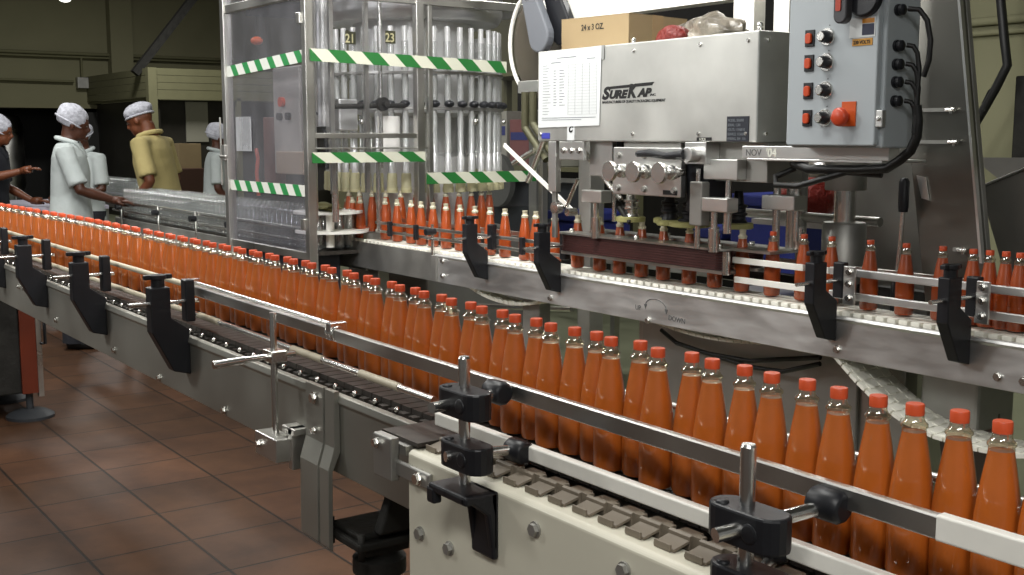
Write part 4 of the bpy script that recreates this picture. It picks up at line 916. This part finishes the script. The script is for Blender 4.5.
F.part('crossbar', MB().cyl((-4.86, 2.45, 1.54), (-4.86, 2.85, 1.55), .012, 12), IRON)
# platform discs of the star wheel
sw = F.part('star_wheel', MB().lathe([(0, 1.030), (.17, 1.030), (.17, 1.042), (0, 1.042)], (-5.12, 2.56, 0), 36).lathe([(0, .938), (.18, .938), (.18, .950), (0, .950)], (-5.10, 2.57, 0), 36), WHITEP, label='white double disc star wheel')
for (x, y) in ((-5.22, 2.50), (-5.02, 2.52), (-5.1, 2.66)): F.part('spacer', MB().cyl((x, y, .87), (x, y, 1.03), .020, 16), WHITEP, sw)
F.part('glove', blob((-5.12, 2.53, 1.062), (.13, .06, .022), 21, .25), mat('olive_cloth', '#6f6b45', .8)) if False else None
F.part('machine_base', MB().bx(X0+.04, X1-.06, 2.95, Y1-.02, .15, .90), mat('filler_base_steel', (.30, .29, .28), .45, .85, var=.2, vscale=3), bevel=.01)
F.part('machine_base', MB().bx(X0+.04, X1-.30, 2.34, 2.60, .45, .84), mat('filler_skirt', '#2a2a33', .5, var=.2), bevel=.01)
F.part('control_column', MB().bx(-5.42, -5.12, 2.42, 2.48, 1.22, 1.74), mat('inner_panel_grey', '#a39f97', .5, var=.1), bevel=.006)
for x in (-5.33, -5.23): F.part('control_knob', MB().cyl((x, 2.42, 1.50), (x, 2.40, 1.50), .018), IRON)
F.part('control_knob', MB().cyl((-5.30, 2.42, 1.57), (-5.30, 2.40, 1.57), .024), REDP)
F.part('beige_cover', MB().bx(-5.36, -5.05, 2.40, 2.46, 1.22, 1.33), mat('beige_cover_paint', '#9b8b78', .6), bevel=.005)
F.part('brown_cover', MB().bx(-5.60, -5.46, 2.44, 2.50, 1.12, 1.50), mat('brown_cover_paint', '#6b4a42', .6), bevel=.005)
F.part('orange_fitting', MB().ell((-5.60, 2.42, 1.885), (.035, .03, .022)), ORNG)
F.part('pressure_hose', MB().tube([(-5.60, 2.40, 1.34), (-5.58, 2.40, 1.29), (-5.60, 2.40, 1.22), (-5.585, 2.40, 1.1)], .010, 8), REDP)
for (x, y) in ((X0+.1, Y0+.1), (X1-.35, Y0+.1), (X0+.1, Y1-.1), (X1-.1, Y1-.1)): F.part('leg', MB().cyl((x, y, 0), (x, y, .5), .03), STEELD)
solo('work_glove', blob((-5.12, 2.54, 1.060), (.13, .055, .022), 21, .25), mat('olive_cloth', '#6f6b45', .8), 'crumpled olive glove lying on the white star wheel disc', 'glove')
# guard ring, lever arm and box between filler and capper
t = Thing('cap_sorter', 'cap sorter bowl with a white rim and grey lever arm left of the carton', 'machine', (-4.1, 3.25, 1.75))
t.part('sorter_bowl', MB().lathe([(0, .0), (.26, .0), (.27, .02), (.27, .06), (0, .07)], (-4.30, 3.35, 1.84), 36, '-y'), mat('bowl_brown', '#4a443a', .5, var=.2))
rim = [(-4.32+.275*cos(radians(a)), 3.285, 1.84+.275*sin(radians(a))) for a in range(115, 246, 8)]
t.part('rim', MB().tube(rim, .010, 8), WHITEP)
arm = MB(); pts = []
M2 = Matrix.Translation((-4.19, 3.14, 1.925)) @ Matrix.Rotation(radians(-24), 4, 'Y')
o2 = []
for k in range(13): a = radians(180*k/12); o2.append((.048*cos(a), .11+.048*sin(a)))
for k in range(13): a = radians(180+180*k/12); o2.append((.072*cos(a), -.09+.072*sin(a)))
n = len(o2); vs = [M2 @ Vector((p[0], -.02, p[1])) for p in o2]+[M2 @ Vector((p[0], .02, p[1])) for p in o2]
arm.add(vs, [tuple(range(n)), tuple(reversed(range(n, 2*n)))]+[(i, i+n, (i+1) % n+n, (i+1) % n) for i in range(n)])
ao = t.part('lever_arm', arm, mat('blue_grey_arm', '#6a6d73', .4), bevel=.008, label='rounded grey guard arm')
t.part('pivot', MB().cyl(M2 @ Vector((0, -.03, .11)), M2 @ Vector((0, 0, .11)), .014), BLACK, ao)
M3 = Matrix.Translation((.08, .06, .03))
t.part('belt_guard', MB().add([M3 @ v for v in vs], [tuple(range(n)), tuple(reversed(range(n, 2*n)))]+[(i, i+n, (i+1) % n+n, (i+1) % n) for i in range(n)]), BLACK, bevel=.008)
t.part('mount', MB().bx(-4.36, -3.60, 3.16, 3.20, 1.60, 1.655), ALU, bevel=.003)
t.part('mount', MB().bx(-3.98, -3.90, 3.22, 3.30, .0, 1.9), STEELD, bevel=.003)
for (x0, z0, x1, z1) in ((-4.22, 1.60, -4.22, 1.44), (-4.22, 1.44, -4.06, 1.30), (-4.16, 1.60, -4.16, 1.46), (-4.16, 1.46, -4.02, 1.33)):
    t.part('pipe', MB().cyl((x0, 3.10, z0), (x1, 3.10, z1), .018, 12), mat('olive_pipe', '#55533f', .4, .4))
t.part('pipe', MB().cyl((-4.03, 3.08, 1.42), (-4.17, 3.08, 1.20), .014, 12).cyl((-4.28, 3.08, 1.28), (-4.12, 3.08, 1.34), .014, 12), CHROME)
# back-of-room things seen between the machines
for i, (x, y, sx, sy, z1, lab) in enumerate(((-4.90, 4.05, .15, .2, 1.0, 'blue crate seen just right of the uncapped bottles'), (-3.93, 4.15, .12, .2, .97, 'tall blue bin behind the capper discs'), (-3.55, 4.2, .22, .3, 1.14, 'tall blue bin behind the first capped bottles'),
                                             (-6.3, 4.1, .14, .14, .55, 'small blue drum on the floor behind the joint of the back conveyor'))):
    t = Thing('blue_bin', lab, 'bin', (x, y, 0))
    t.part('bin_body', MB().prism([(x-sx*.9, y-sy*.9), (x+sx*.9, y-sy*.9), (x+sx*.9, y+sy*.9), (x-sx*.9, y+sy*.9)], 'z', .782 if z1 > .6 else 0, z1-.05), BLUEP, bevel=.02)
    t.part('rim', MB().bx(x-sx, x+sx, y-sy, y+sy, z1-.05, z1), BLUEP, bevel=.01)
t = Thing('rear_bench', 'grey steel bench carrying the blue bins behind the capping machine', 'bench', (-4.2, 4.15, 0))
t.part('bench_top', MB().bx(-5.2, -3.2, 3.85, 4.5, .75, .78), STEELD, bevel=.004)
for x in (-5.15, -3.25):
    for y in (3.9, 4.45): t.part('leg', MB().bx(x-.02, x+.02, y-.02, y+.02, 0, .75), STEELD)
t = Thing('guard_frame', 'grey steel guard frame with a round fan in the gap beyond the uncapped bottles', 'frame', (-7.3, 5.42, 0))
t.part('panel', MB().bx(-8.3, -6.6, 5.5, 5.54, .55, 1.05), mat('frame_panel_dark', '#33363a', .5), bevel=.004)
t.part('frame_bar', MB().bx(-7.30, -7.20, 5.40, 5.46, 0, 1.6).bx(-8.3, -6.6, 5.40, 5.44, 1.06, 1.09).bx(-6.68, -6.6, 5.40, 5.46, 0, 1.6).bx(-8.3, -8.22, 5.40, 5.46, 0, 1.6), STEELD)
t.part('fan', MB().lathe([(.0, .02), (.06, .03), (.065, .0), (.13, .01), (.14, .0), (.20, .01), (.215, 0), (.215, .05), (0, .05)], (-7.72, 5.42, 1.05), 30, '-y'), mat('fan_grey', '#5b5c58', .5))
t = Thing('store_shelf', 'pale shelving with a red and white carton in the gap left of the paper form', 'shelf', (-8.4, 6.4, 0))
t.part('board', MB().bx(-9.4, -7.4, 6.2, 6.7, 1.10, 1.14).bx(-9.4, -7.4, 6.2, 6.7, 1.95, 1.99), SIDING, bevel=.004)
t.part('upright', MB().bx(-9.4, -9.34, 6.2, 6.26, 0, 2.0).bx(-7.46, -7.4, 6.2, 6.26, 0, 2.0).bx(-9.4, -9.34, 6.64, 6.7, 0, 2.0).bx(-7.46, -7.4, 6.64, 6.7, 0, 2.0), SIDING)
for (x, w, h, m, lab) in ((-9.3, .5, .5, mat('pale_carton', '#a9a79b', .8), 'pale carton on the left of the rear shelf'), (-8.75, .30, .42, mat('pink_bag', '#8b5a58', .7), 'dusky pink sack on the rear shelf'), (-8.4, .4, .5, mat('white_carton', '#b5b4a8', .8), 'white carton with a red band on the rear shelf')):
    t = Thing('stored_carton', lab, 'box', (x+w/2, 6.45, 1.14))
    t.part('box_body', MB().bx(x, x+w, 6.25, 6.6, 1.141, 1.14+h), m, bevel=.006)
    t.part('band', MB().bx(x+.02, x+w-.02, 6.246, 6.2505, 1.141+h*.55, 1.141+h*.72), mat('band_red' if 'white' in lab else 'band_blue', '#8c3a24' if 'white' in lab else '#3d4480', .6))
solo('dark_cabinet', MB().bx(-9.6, -5.7, 6.95, 7.4, 0, 3.4), mat('cabinet_black', '#16130f', .6, var=.3), 'tall dark cabinet far behind the capping machine', 'cabinet', bevel=.01)

# ---------------------------------------------------------------- empties conveyor
E_ = Thing('empties_conveyor', 'steel conveyor feeding rows of clear empty bottles into the filling machine', 'conveyor', (-6.6, 2.55, 0))
E_.part('side_beam', MB().bx(-8.15, -5.0, 2.43, 2.445, .745, .845).bx(-8.15, -5.0, 2.70, 2.715, .745, .845), STEELD, bevel=.003)
E_.part('chain', MB().bx(-8.13, -5.0, 2.45, 2.695, .835, .852), CHAIND)
E_.part('guide_rail', MB().cyl((-8.15, 2.42, .955), (-5.0, 2.42, .955), .012), CHROME)
E_.part('guide_rail', MB().cyl((-8.15, 2.42, .90), (-5.0, 2.42, .90), .007), CHROME)
E_.part('guide_rail', MB().cyl((-8.15, 2.73, .955), (-5.0, 2.73, .955), .008), CHROME)
E_.part('tray', MB().bx(-8.15, -5.8, 2.36, 2.42, .70, .755), STEEL, bevel=.004)
for x in (-7.9, -7.15, -6.5, -5.95):
    p_ = E_.part('rail_post', MB().cyl((x, 2.40, .74), (x, 2.40, .97), .006, 8), STEEL); E_.part('knob', MB().cyl((x, 2.40, .93), (x, 2.36, .93), .018, 12), BLACK, p_)
for x in (-7.95, -6.6):
    for y in (2.46, 2.68): E_.part('leg', MB().bx(x-.02, x+.02, y-.02, y+.02, 0, .745), STEELD)
def empty_bottle():
    o = MB().lathe([(0, .003), (.022, .003), (R0, .010), (R0, .088), (.0226, .118), (.0165, .155), (.0142, .169), (.0158, .173), (.0125, .177), (.0116, .196), (.0095, .197)], seg=12).build('empty_bottle', EMPTYG, None)
    o['category'] = 'bottle'; return o
eb = empty_bottle(); first = True
rows = []
x = -8.08
while x < -5.05:
    for j in range(4): rows.append((x, 2.485+j*.058, .853, 0))
    x += .060
x = -10.9
while x < -9.4:
    for j in range(2): rows.append((x+(.026 if j % 2 else 0), 3.06+j*.055, .853, 1))
    x += .055
rows = rows[:296]
for (x, y, z, k) in rows:
    o = eb if first else eb.copy()
    if not first: COL.objects.link(o)
    first = False; o.location = (x, y, z)
    o['label'] = ('clear empty bottle packed on the feed conveyor before the filling machine', 'clear empty bottle on the farther table between the two coats')[k]
    o['group'] = ('empty bottles on the feed conveyor', 'empty bottles on the farther table')[k]
t = Thing('accumulation_table', 'far steel table of empty bottles between the white and beige coats', 'table', (-10.2, 3.1, 0))
t.part('table_top', MB().bx(-11.1, -9.3, 2.98, 3.25, .80, .852), STEEL, bevel=.004)
for x in (-11.0, -9.4):
    for y in (3.02, 3.2): t.part('leg', MB().bx(x-.02, x+.02, y-.02, y+.02, 0, .80), STEELD)
t = Thing('packing_table', 'low pale table with purple trays left of the nearest white coat', 'table', (-9.8, 2.35, 0))
t.part('table_top', MB().bx(-10.4, -9.2, 2.0, 2.7, .84, .87), mat('table_white', '#b7b4c4', .5), bevel=.004)
for x in (-10.35, -9.25):
    for y in (2.05, 2.65): t.part('leg', MB().bx(x-.025, x+.025, y-.025, y+.025, 0, .84), STEELD)

# orange-sided cabinet below the far end of the front conveyor
t = Thing('machine_stand', 'black cabinet with a rust orange side panel and round foot at the left edge', 'cabinet', (-6.3, 1.16, 0))
t.part('cabinet_body', MB().bx(-6.62, -5.99, .95, 1.38, .13, .66), IRON, bevel=.008)
t.part('side_panel', MB().bx(-5.99, -5.972, 1.29, 1.365, .13, .66), mat('rust_orange_paint', '#5e2410', .45, var=.2), label='rust orange side')
t.part('trim', MB().bx(-6.0, -5.965, 1.365, 1.39, .11, .70), STEEL)
t.part('handle', MB().tube([(-5.965, 1.385, .52), (-5.94, 1.40, .52), (-5.94, 1.40, .38), (-5.965, 1.385, .38)], .008, 8), BLACK)
for (x, y) in ((-6.02, 1.33), (-6.5, 1.05), (-6.5, 1.33)):
    t.part('foot', MB().lathe([(0, 0), (.115, 0), (.115, .015), (.08, .035), (.03, .045), (0, .045)], (x, y, 0), 28).cyl((x, y, .04), (x, y, .13), .018), mat('foot_grey', '#2f3134', .5))
solo('grey_hose', MB().tube([(-6.25, 1.15, .72), (-6.12, 1.14, .60), (-5.98, 1.14, .57), (-5.86, 1.14, .62), (-5.82, 1.14, .72)], .022, 12), mat('hose_grey', '#77787a', .5), 'grey hose curving below the conveyor at the left edge', 'hose')
# white pipe and blue odds below the back conveyor
solo('floor_pipe', MB().cyl((-4.55, 3.0, .60), (-3.75, 3.0, .68), .012), STEEL, 'thin steel tie bar below the joint of the back conveyor', 'pipe')
solo('leaning_bar', MB().bx(-.018, .018, -.006, .006, 0, .75, Matrix.Translation((-3.85, 2.62, 0)) @ Matrix.Rotation(radians(-22), 4, 'Y')), WHITEP, 'white bar leaning below the back conveyor joint', 'bar')
t = Thing('blue_container', 'small blue container with a white cap below the back conveyor at the far left joint', 'container', (-4.95, 2.35, 0))
t.part('container_body', MB().lathe([(0, .30), (.07, .30), (.075, .33), (.075, .56), (.03, .62), (.03, .64), (0, .64)], (-4.95, 2.35, 0), 20), BLUEP)
t.part('cap', MB().cyl((-4.95, 2.35, .64), (-4.95, 2.35, .67), .034), WHITEP)
t.part('stool', MB().bx(-5.06, -4.84, 2.24, 2.46, .27, .30).bx(-5.05, -5.02, 2.25, 2.28, 0, .27).bx(-4.88, -4.85, 2.25, 2.28, 0, .27).bx(-5.05, -5.02, 2.42, 2.45, 0, .27).bx(-4.88, -4.85, 2.42, 2.45, 0, .27), STEELD)

# ---------------------------------------------------------------- people
def rings(m, secs, seg=20):
    """loft of elliptical cross sections (cx, cy, z, rx, ry)"""
    vs = []
    for (cx, cy, z, rx, ry) in secs:
        for k in range(seg):
            t = 2*pi*k/seg; vs.append((cx+rx*cos(t), cy+ry*sin(t), z))
    n = len(secs)
    fs = [(i*seg+k, i*seg+(k+1) % seg, (i+1)*seg+(k+1) % seg, (i+1)*seg+k) for i in range(n-1) for k in range(seg)]
    fs += [tuple(reversed(range(seg))), tuple((n-1)*seg+k for k in range(seg))]
    return m.add(vs, fs, True)
def remeshed(m, vox, name, material, parent, extra=None, smooth=3):
    me = bpy.data.meshes.new('tmp'); me.from_pydata(m.v, [], m.f); me.update()
    ob = bpy.data.objects.new('tmp', me); COL.objects.link(ob)
    r = ob.modifiers.new('r', 'REMESH'); r.mode = 'VOXEL'; r.voxel_size = vox
    s_ = ob.modifiers.new('s', 'SMOOTH'); s_.iterations = smooth; s_.factor = .5
    dg = bpy.context.evaluated_depsgraph_get(); me2 = bpy.data.meshes.new_from_object(ob.evaluated_get(dg)); bpy.data.objects.remove(ob)
    if extra:
        bm = bmesh.new(); bm.from_mesh(me2); o_ = [bm.verts.new(p) for p in extra.v]
        for f in extra.f:
            try: bm.faces.new([o_[i] for i in f])
            except Exception: pass
        bm.to_mesh(me2); bm.free()
    me2.materials.clear(); me2.materials.append(material)
    me2.polygons.foreach_set('use_smooth', [True]*len(me2.polygons)); me2.name = name
    o = bpy.data.objects.new(name, me2); COL.objects.link(o); o.parent = parent; return o
def hand(m, wrist, d, palm_n, curl=.5, side=1, s=1.):
    """palm and five separate tapering fingers; d = direction from wrist to knuckles, palm_n = palm normal"""
    d = Vector(d).normalized(); nrm = Vector(palm_n); nrm = (nrm-d*nrm.dot(d)).normalized(); lat = d.cross(nrm)*side
    w_ = Vector(wrist)
    for k in range(5): # palm slab
        pass
    m.tube([w_-d*.01, w_+d*.03, w_+d*.075*s], [.024, .030, .028], 10)
    for i, (off, ln_) in enumerate(((-.026, .058), (-.009, .072), (.009, .068), (.025, .054))):
        b = w_+d*.075*s+lat*off; p = [b-d*.015]; cur = d.copy(); q = b
        for j, fr_ in enumerate((.42, .32, .26)):
            q = q+cur*ln_*fr_; p.append(q.copy()); cur = (cur*cos(curl*.8)+nrm*sin(curl*.8)).normalized()
        m.tube(p, [.0095, .0088, .0080, .0065], 8)
    b = w_+d*.025-lat*.024; u = (d*.6-lat*.7+nrm*.35).normalized(); m.tube([b, b+u*.032, b+u*.032+(d*.8+nrm*.4).normalized()*.030], [.012, .0105, .0075], 8)
    return m
def person(name, label, loc, rz, h=1.70, coat=COATW, skin=SKIN, pants=PANTS, hem=.55, arms=None, pitch=0., yaw=0., net='bouffant', stoop=0., wide=1., vox=.009):
    """figure facing local +Y; arms = {(side): (elbow, wrist, hand direction, palm normal)}"""
    root = bpy.data.objects.new(name, None); COL.objects.link(root); root.location = loc; root.rotation_euler.z = rz; root.scale = (1, 1, 1)
    tag(root, label, 'person')
    s = h/1.70; W_ = wide
    def B_(y, z):  # stoop bends the upper body forwards about the hips
        t = max(0, z-.95)*stoop; return (y+t*.9, z-t*.25)
    body = MB()
    secs = [(0, 0, .86, .150*W_, .105), (0, 0, .95, .165*W_, .115), (0, 0, 1.05, .150*W_, .105), (0, .005, 1.15, .150*W_, .105), (0, .01, 1.27, .170*W_, .115), (0, .005, 1.36, .180*W_, .105), (0, 0, 1.42, .150*W_, .085), (0, 0, 1.455, .075, .060), (0, .012, 1.50, .056, .056), (0, .022, 1.56, .056, .056)]
    def T(x, y, z): yy, zz = B_(y, z); return (x*s, yy*s, zz*s)
    sc2 = []
    for cx, cy, z, rx, ry in secs: a_ = T(cx, cy, z); sc2.append((a_[0], a_[1], a_[2], rx*s, ry*s))
    rings(body, sc2)
    # head in its own frame, then turned
    hc = Vector(T(0, .035, 1.595)); Rh = Matrix.Rotation(yaw, 4, 'Z') @ Matrix.Rotation(-pitch, 4, 'X')
    piv = Vector(T(0, .01, 1.52)); MH = Matrix.Translation(piv) @ Rh @ Matrix.Translation(-piv)
    head = MB(); head.ell(hc+Vector((0, -.008, .022))*s, (.074*s, .094*s, .088*s), 20, 14); head.ell(hc+Vector((0, .028, -.045))*s, (.054*s, .058*s, .062*s), 16, 12)
    head.ell(hc+Vector((0, .068, -.075))*s, (.026*s, .022*s, .022*s), 10, 8)     # chin
    head.tube([hc+Vector((0, .082, .012))*s, hc+Vector((0, .101, -.020))*s, hc+Vector((0, .088, -.030))*s], [.010*s, .016*s, .012*s], 8)  # nose
    head.ell(hc+Vector((0, .082, -.050))*s, (.024*s, .014*s, .010*s), 10, 6)     # lips
    head.ell(hc+Vector((0, .078, .025))*s, (.048*s, .014*s, .010*s), 10, 6)      # brow
    for sd in (-1, 1): head.ell(hc+Vector((sd*.076, -.005, -.012))*s, (.010*s, .018*s, .030*s), 10, 8)
    body.add([MH @ Vector(p) for p in head.v], head.f, True)
    fing = MB()
    # legs and feet
    for sd in (-1, 1):
        body.tube([(sd*.085*s, 0, .90*s), (sd*.10*s, .01, .70*s), (sd*.10*s, .015, .48*s), (sd*.105*s, -.005, .30*s), (sd*.105*s, -.015, .08*s)], [.088*s, .080*s, .056*s, .055*s, .038*s], 14)
    sleeves = MB()
    for sd in (-1, 1):
        el, wr, hd_, pn = arms[sd]
        sh = Vector(T(sd*.185*W_, 0, 1.385)); el = Vector(el)*s; wr = Vector(wr)*s
        body.tube([Vector(T(sd*.13, 0, 1.38)), sh, sh.lerp(el, .5), el, el.lerp(wr, .35), wr], [.055*s, .056*s, .048*s, .038*s, .038*s, .025*s], 12)
        hand(fing, wr, hd_, pn, .5, sd, s)
        sleeves.tube([Vector(T(sd*.10, 0, 1.40)), sh+Vector((0, 0, .012)), sh.lerp(el, .45), sh.lerp(el, .86)], [.060*s, .068*s, .064*s, .068*s], 14)
    b_ = remeshed(body, vox, 'body', skin, root, fing)
    # coat
    ct = MB(); cs = [(0, 0, hem, .215*W_, .165), (0, 0, hem+.15, .205*W_, .155), (0, 0, .95, .190*W_, .148), (0, 0, 1.08, .172*W_, .132), (0, .01, 1.25, .182*W_, .132), (0, .005, 1.36, .185*W_, .116), (0, 0, 1.425, .150*W_, .092), (0, 0, 1.462, .080, .070)]
    c2 = []
    for cx, cy, z, rx, ry in cs: a_ = T(cx, cy, z); c2.append((a_[0], a_[1], a_[2], rx*s, ry*s))
    rings(ct, c2, 24); ct.add(sleeves.v, sleeves.f, True)
    coat_o = remeshed(ct, .012, 'coat', coat, root)
    cl = MB()
    for sd in (-1, 1):
        a0 = T(sd*.012, .085, 1.41); pts = [T(sd*.015, .118, 1.36), T(sd*.075, .060, 1.455), T(sd*.085, .0, 1.475), T(sd*.055, -.060, 1.490), T(0, -.075, 1.492)]
        cl.tube(pts, [.012*s, .018*s, .018*s, .017*s, .016*s], 8)
    c_o = cl.build('collar', coat, coat_o)
    pk = MB(); a0 = T(sd*.10, 0, 0)
    pk.bx(-.13*s, -.05*s, .145*s, .158*s, (hem+.22)*s, (hem+.36)*s); pk.bx(.05*s, .13*s, .145*s, .158*s, (hem+.22)*s, (hem+.36)*s); pk.build('pocket', coat, coat_o, bevel=.004)
    tr = MB()
    for sd in (-1, 1): tr.tube([(sd*.085*s, 0, .93*s), (sd*.10*s, .01, .70*s), (sd*.10*s, .012, .45*s), (sd*.105*s, -.005, .25*s), (sd*.105*s, -.012, .05*s)], [.112*s, .102*s, .082*s, .078*s, .075*s], 14)
    tr.build('trousers', pants, root)
    for sd in (-1, 1):
        MB().tube([(sd*.105*s, -.055*s, .035*s), (sd*.108*s, .0, .045*s), (sd*.112*s, .10*s, .035*s), (sd*.115*s, .175*s, .028*s)], [.032*s, .044*s, .040*s, .024*s], 12).build('shoe', SHOE, root)
    hr = MB(); hr.ell(hc+Vector((0, -.022, .034))*s, (.079*s, .090*s, .084*s), 18, 12); hr.v = [tuple(MH @ Vector(p)) for p in hr.v]; hair = hr.build('hair', HAIR, root) if net == 'bouffant' else None
    nn = MB()
    if net == 'bouffant': nn = blob((0, 0, 0), (.090*s, .110*s, .092*s), 3, .05, 24, 16); ctr = hc+Vector((0, -.030, .045))*s
    else: nn = blob((0, 0, 0), (.084*s, .108*s, .062*s), 6, .04, 24, 16); ctr = hc+Vector((0, -.018, .062))*s
    tl_ = Matrix.Rotation(radians(-14 if net == 'bouffant' else 6), 4, 'X')
    nn.v = [tuple(MH @ (ctr+tl_ @ Vector(p))) for p in nn.v]; no = nn.build('hair_net', NET, root)
    # band of the net
    bm_ = MB(); pts = []
    for k in range(25):
        a = 2*pi*k/24; pts.append(MH @ (ctr+tl_ @ Vector((.083*s*cos(a), .104*s*sin(a), -.035*s))))
    bm_.tube(pts, .007, 6, False); bm_.build('net_band', NET, no)
    for sd in (-1, 1):
        MB().ell(MH @ (hc+Vector((sd*.030, .083, .006))*s), (.008*s, .004*s, .004*s), 8, 6).build('eye', EYEW, root)
    return root
# forearms reach to the conveyor; local +Y is forward
A1 = {1: ((.245, .10, 1.13), (.16, .30, 1.06), (-.1, 1, -.15), (0, -.2, -1)), -1: ((-.235, .06, 1.12), (-.14, .30, 1.03), (.1, 1, -.1), (0, -.2, -1))}
person('person', 'person in a long white coat and bouffant hair net reaching over the feed conveyor', (-7.90, 2.07, 0), radians(-22), 1.59, COATW, SKIN, PANTS, .50, A1, pitch=radians(16))
A2 = {1: ((.24, .02, 1.13), (.10, .24, 1.08), (-.6, .6, 0), (0, -.3, -1)), -1: ((-.24, .02, 1.13), (-.10, .26, 1.06), (.5, .7, 0), (0, -.3, -1))}
person('person', 'person in a white coat and hair net half hidden behind the nearest white coat', (-9.32, 2.56, 0), radians(205), 1.50, COATW, SKIN, PANTS, .60, A2, pitch=radians(8), yaw=radians(10))
A3 = {1: ((.25, .0, 1.12), (.20, .14, .92), (0, .5, -.8), (-1, 0, 0)), -1: ((-.25, -.02, 1.12), (-.22, .13, .93), (0, .5, -.8), (1, 0, 0))}
person('person', 'person in a beige short-sleeved coat and white cap net looking down at the empty bottles', (-8.12, 2.76, 0), radians(138), 1.665, COATY, SKIN2, PANTSB, .62, A3, pitch=radians(24), net='cap', stoop=.15, wide=1.20)
person('person', 'person in a pale coat standing at the left edge post of the filling machine', (-9.22, 3.60, 0), radians(-20), 1.49, COATW, SKIN, PANTS, .60, A3, pitch=radians(6))
A5 = {1: ((.27, .10, 1.20), (.24, .34, 1.26), (0, 1, .2), (0, 0, -1)), -1: ((-.24, .05, 1.12), (-.18, .28, 1.0), (0, 1, 0), (0, 0, -1))}
person('person', 'person in dark clothes with a hair net at the far left edge, arm out', (-9.24, 1.84, 0), radians(-30), 1.56, COATD, SKIN2, PANTS, .60, A5, pitch=radians(14), stoop=.10)
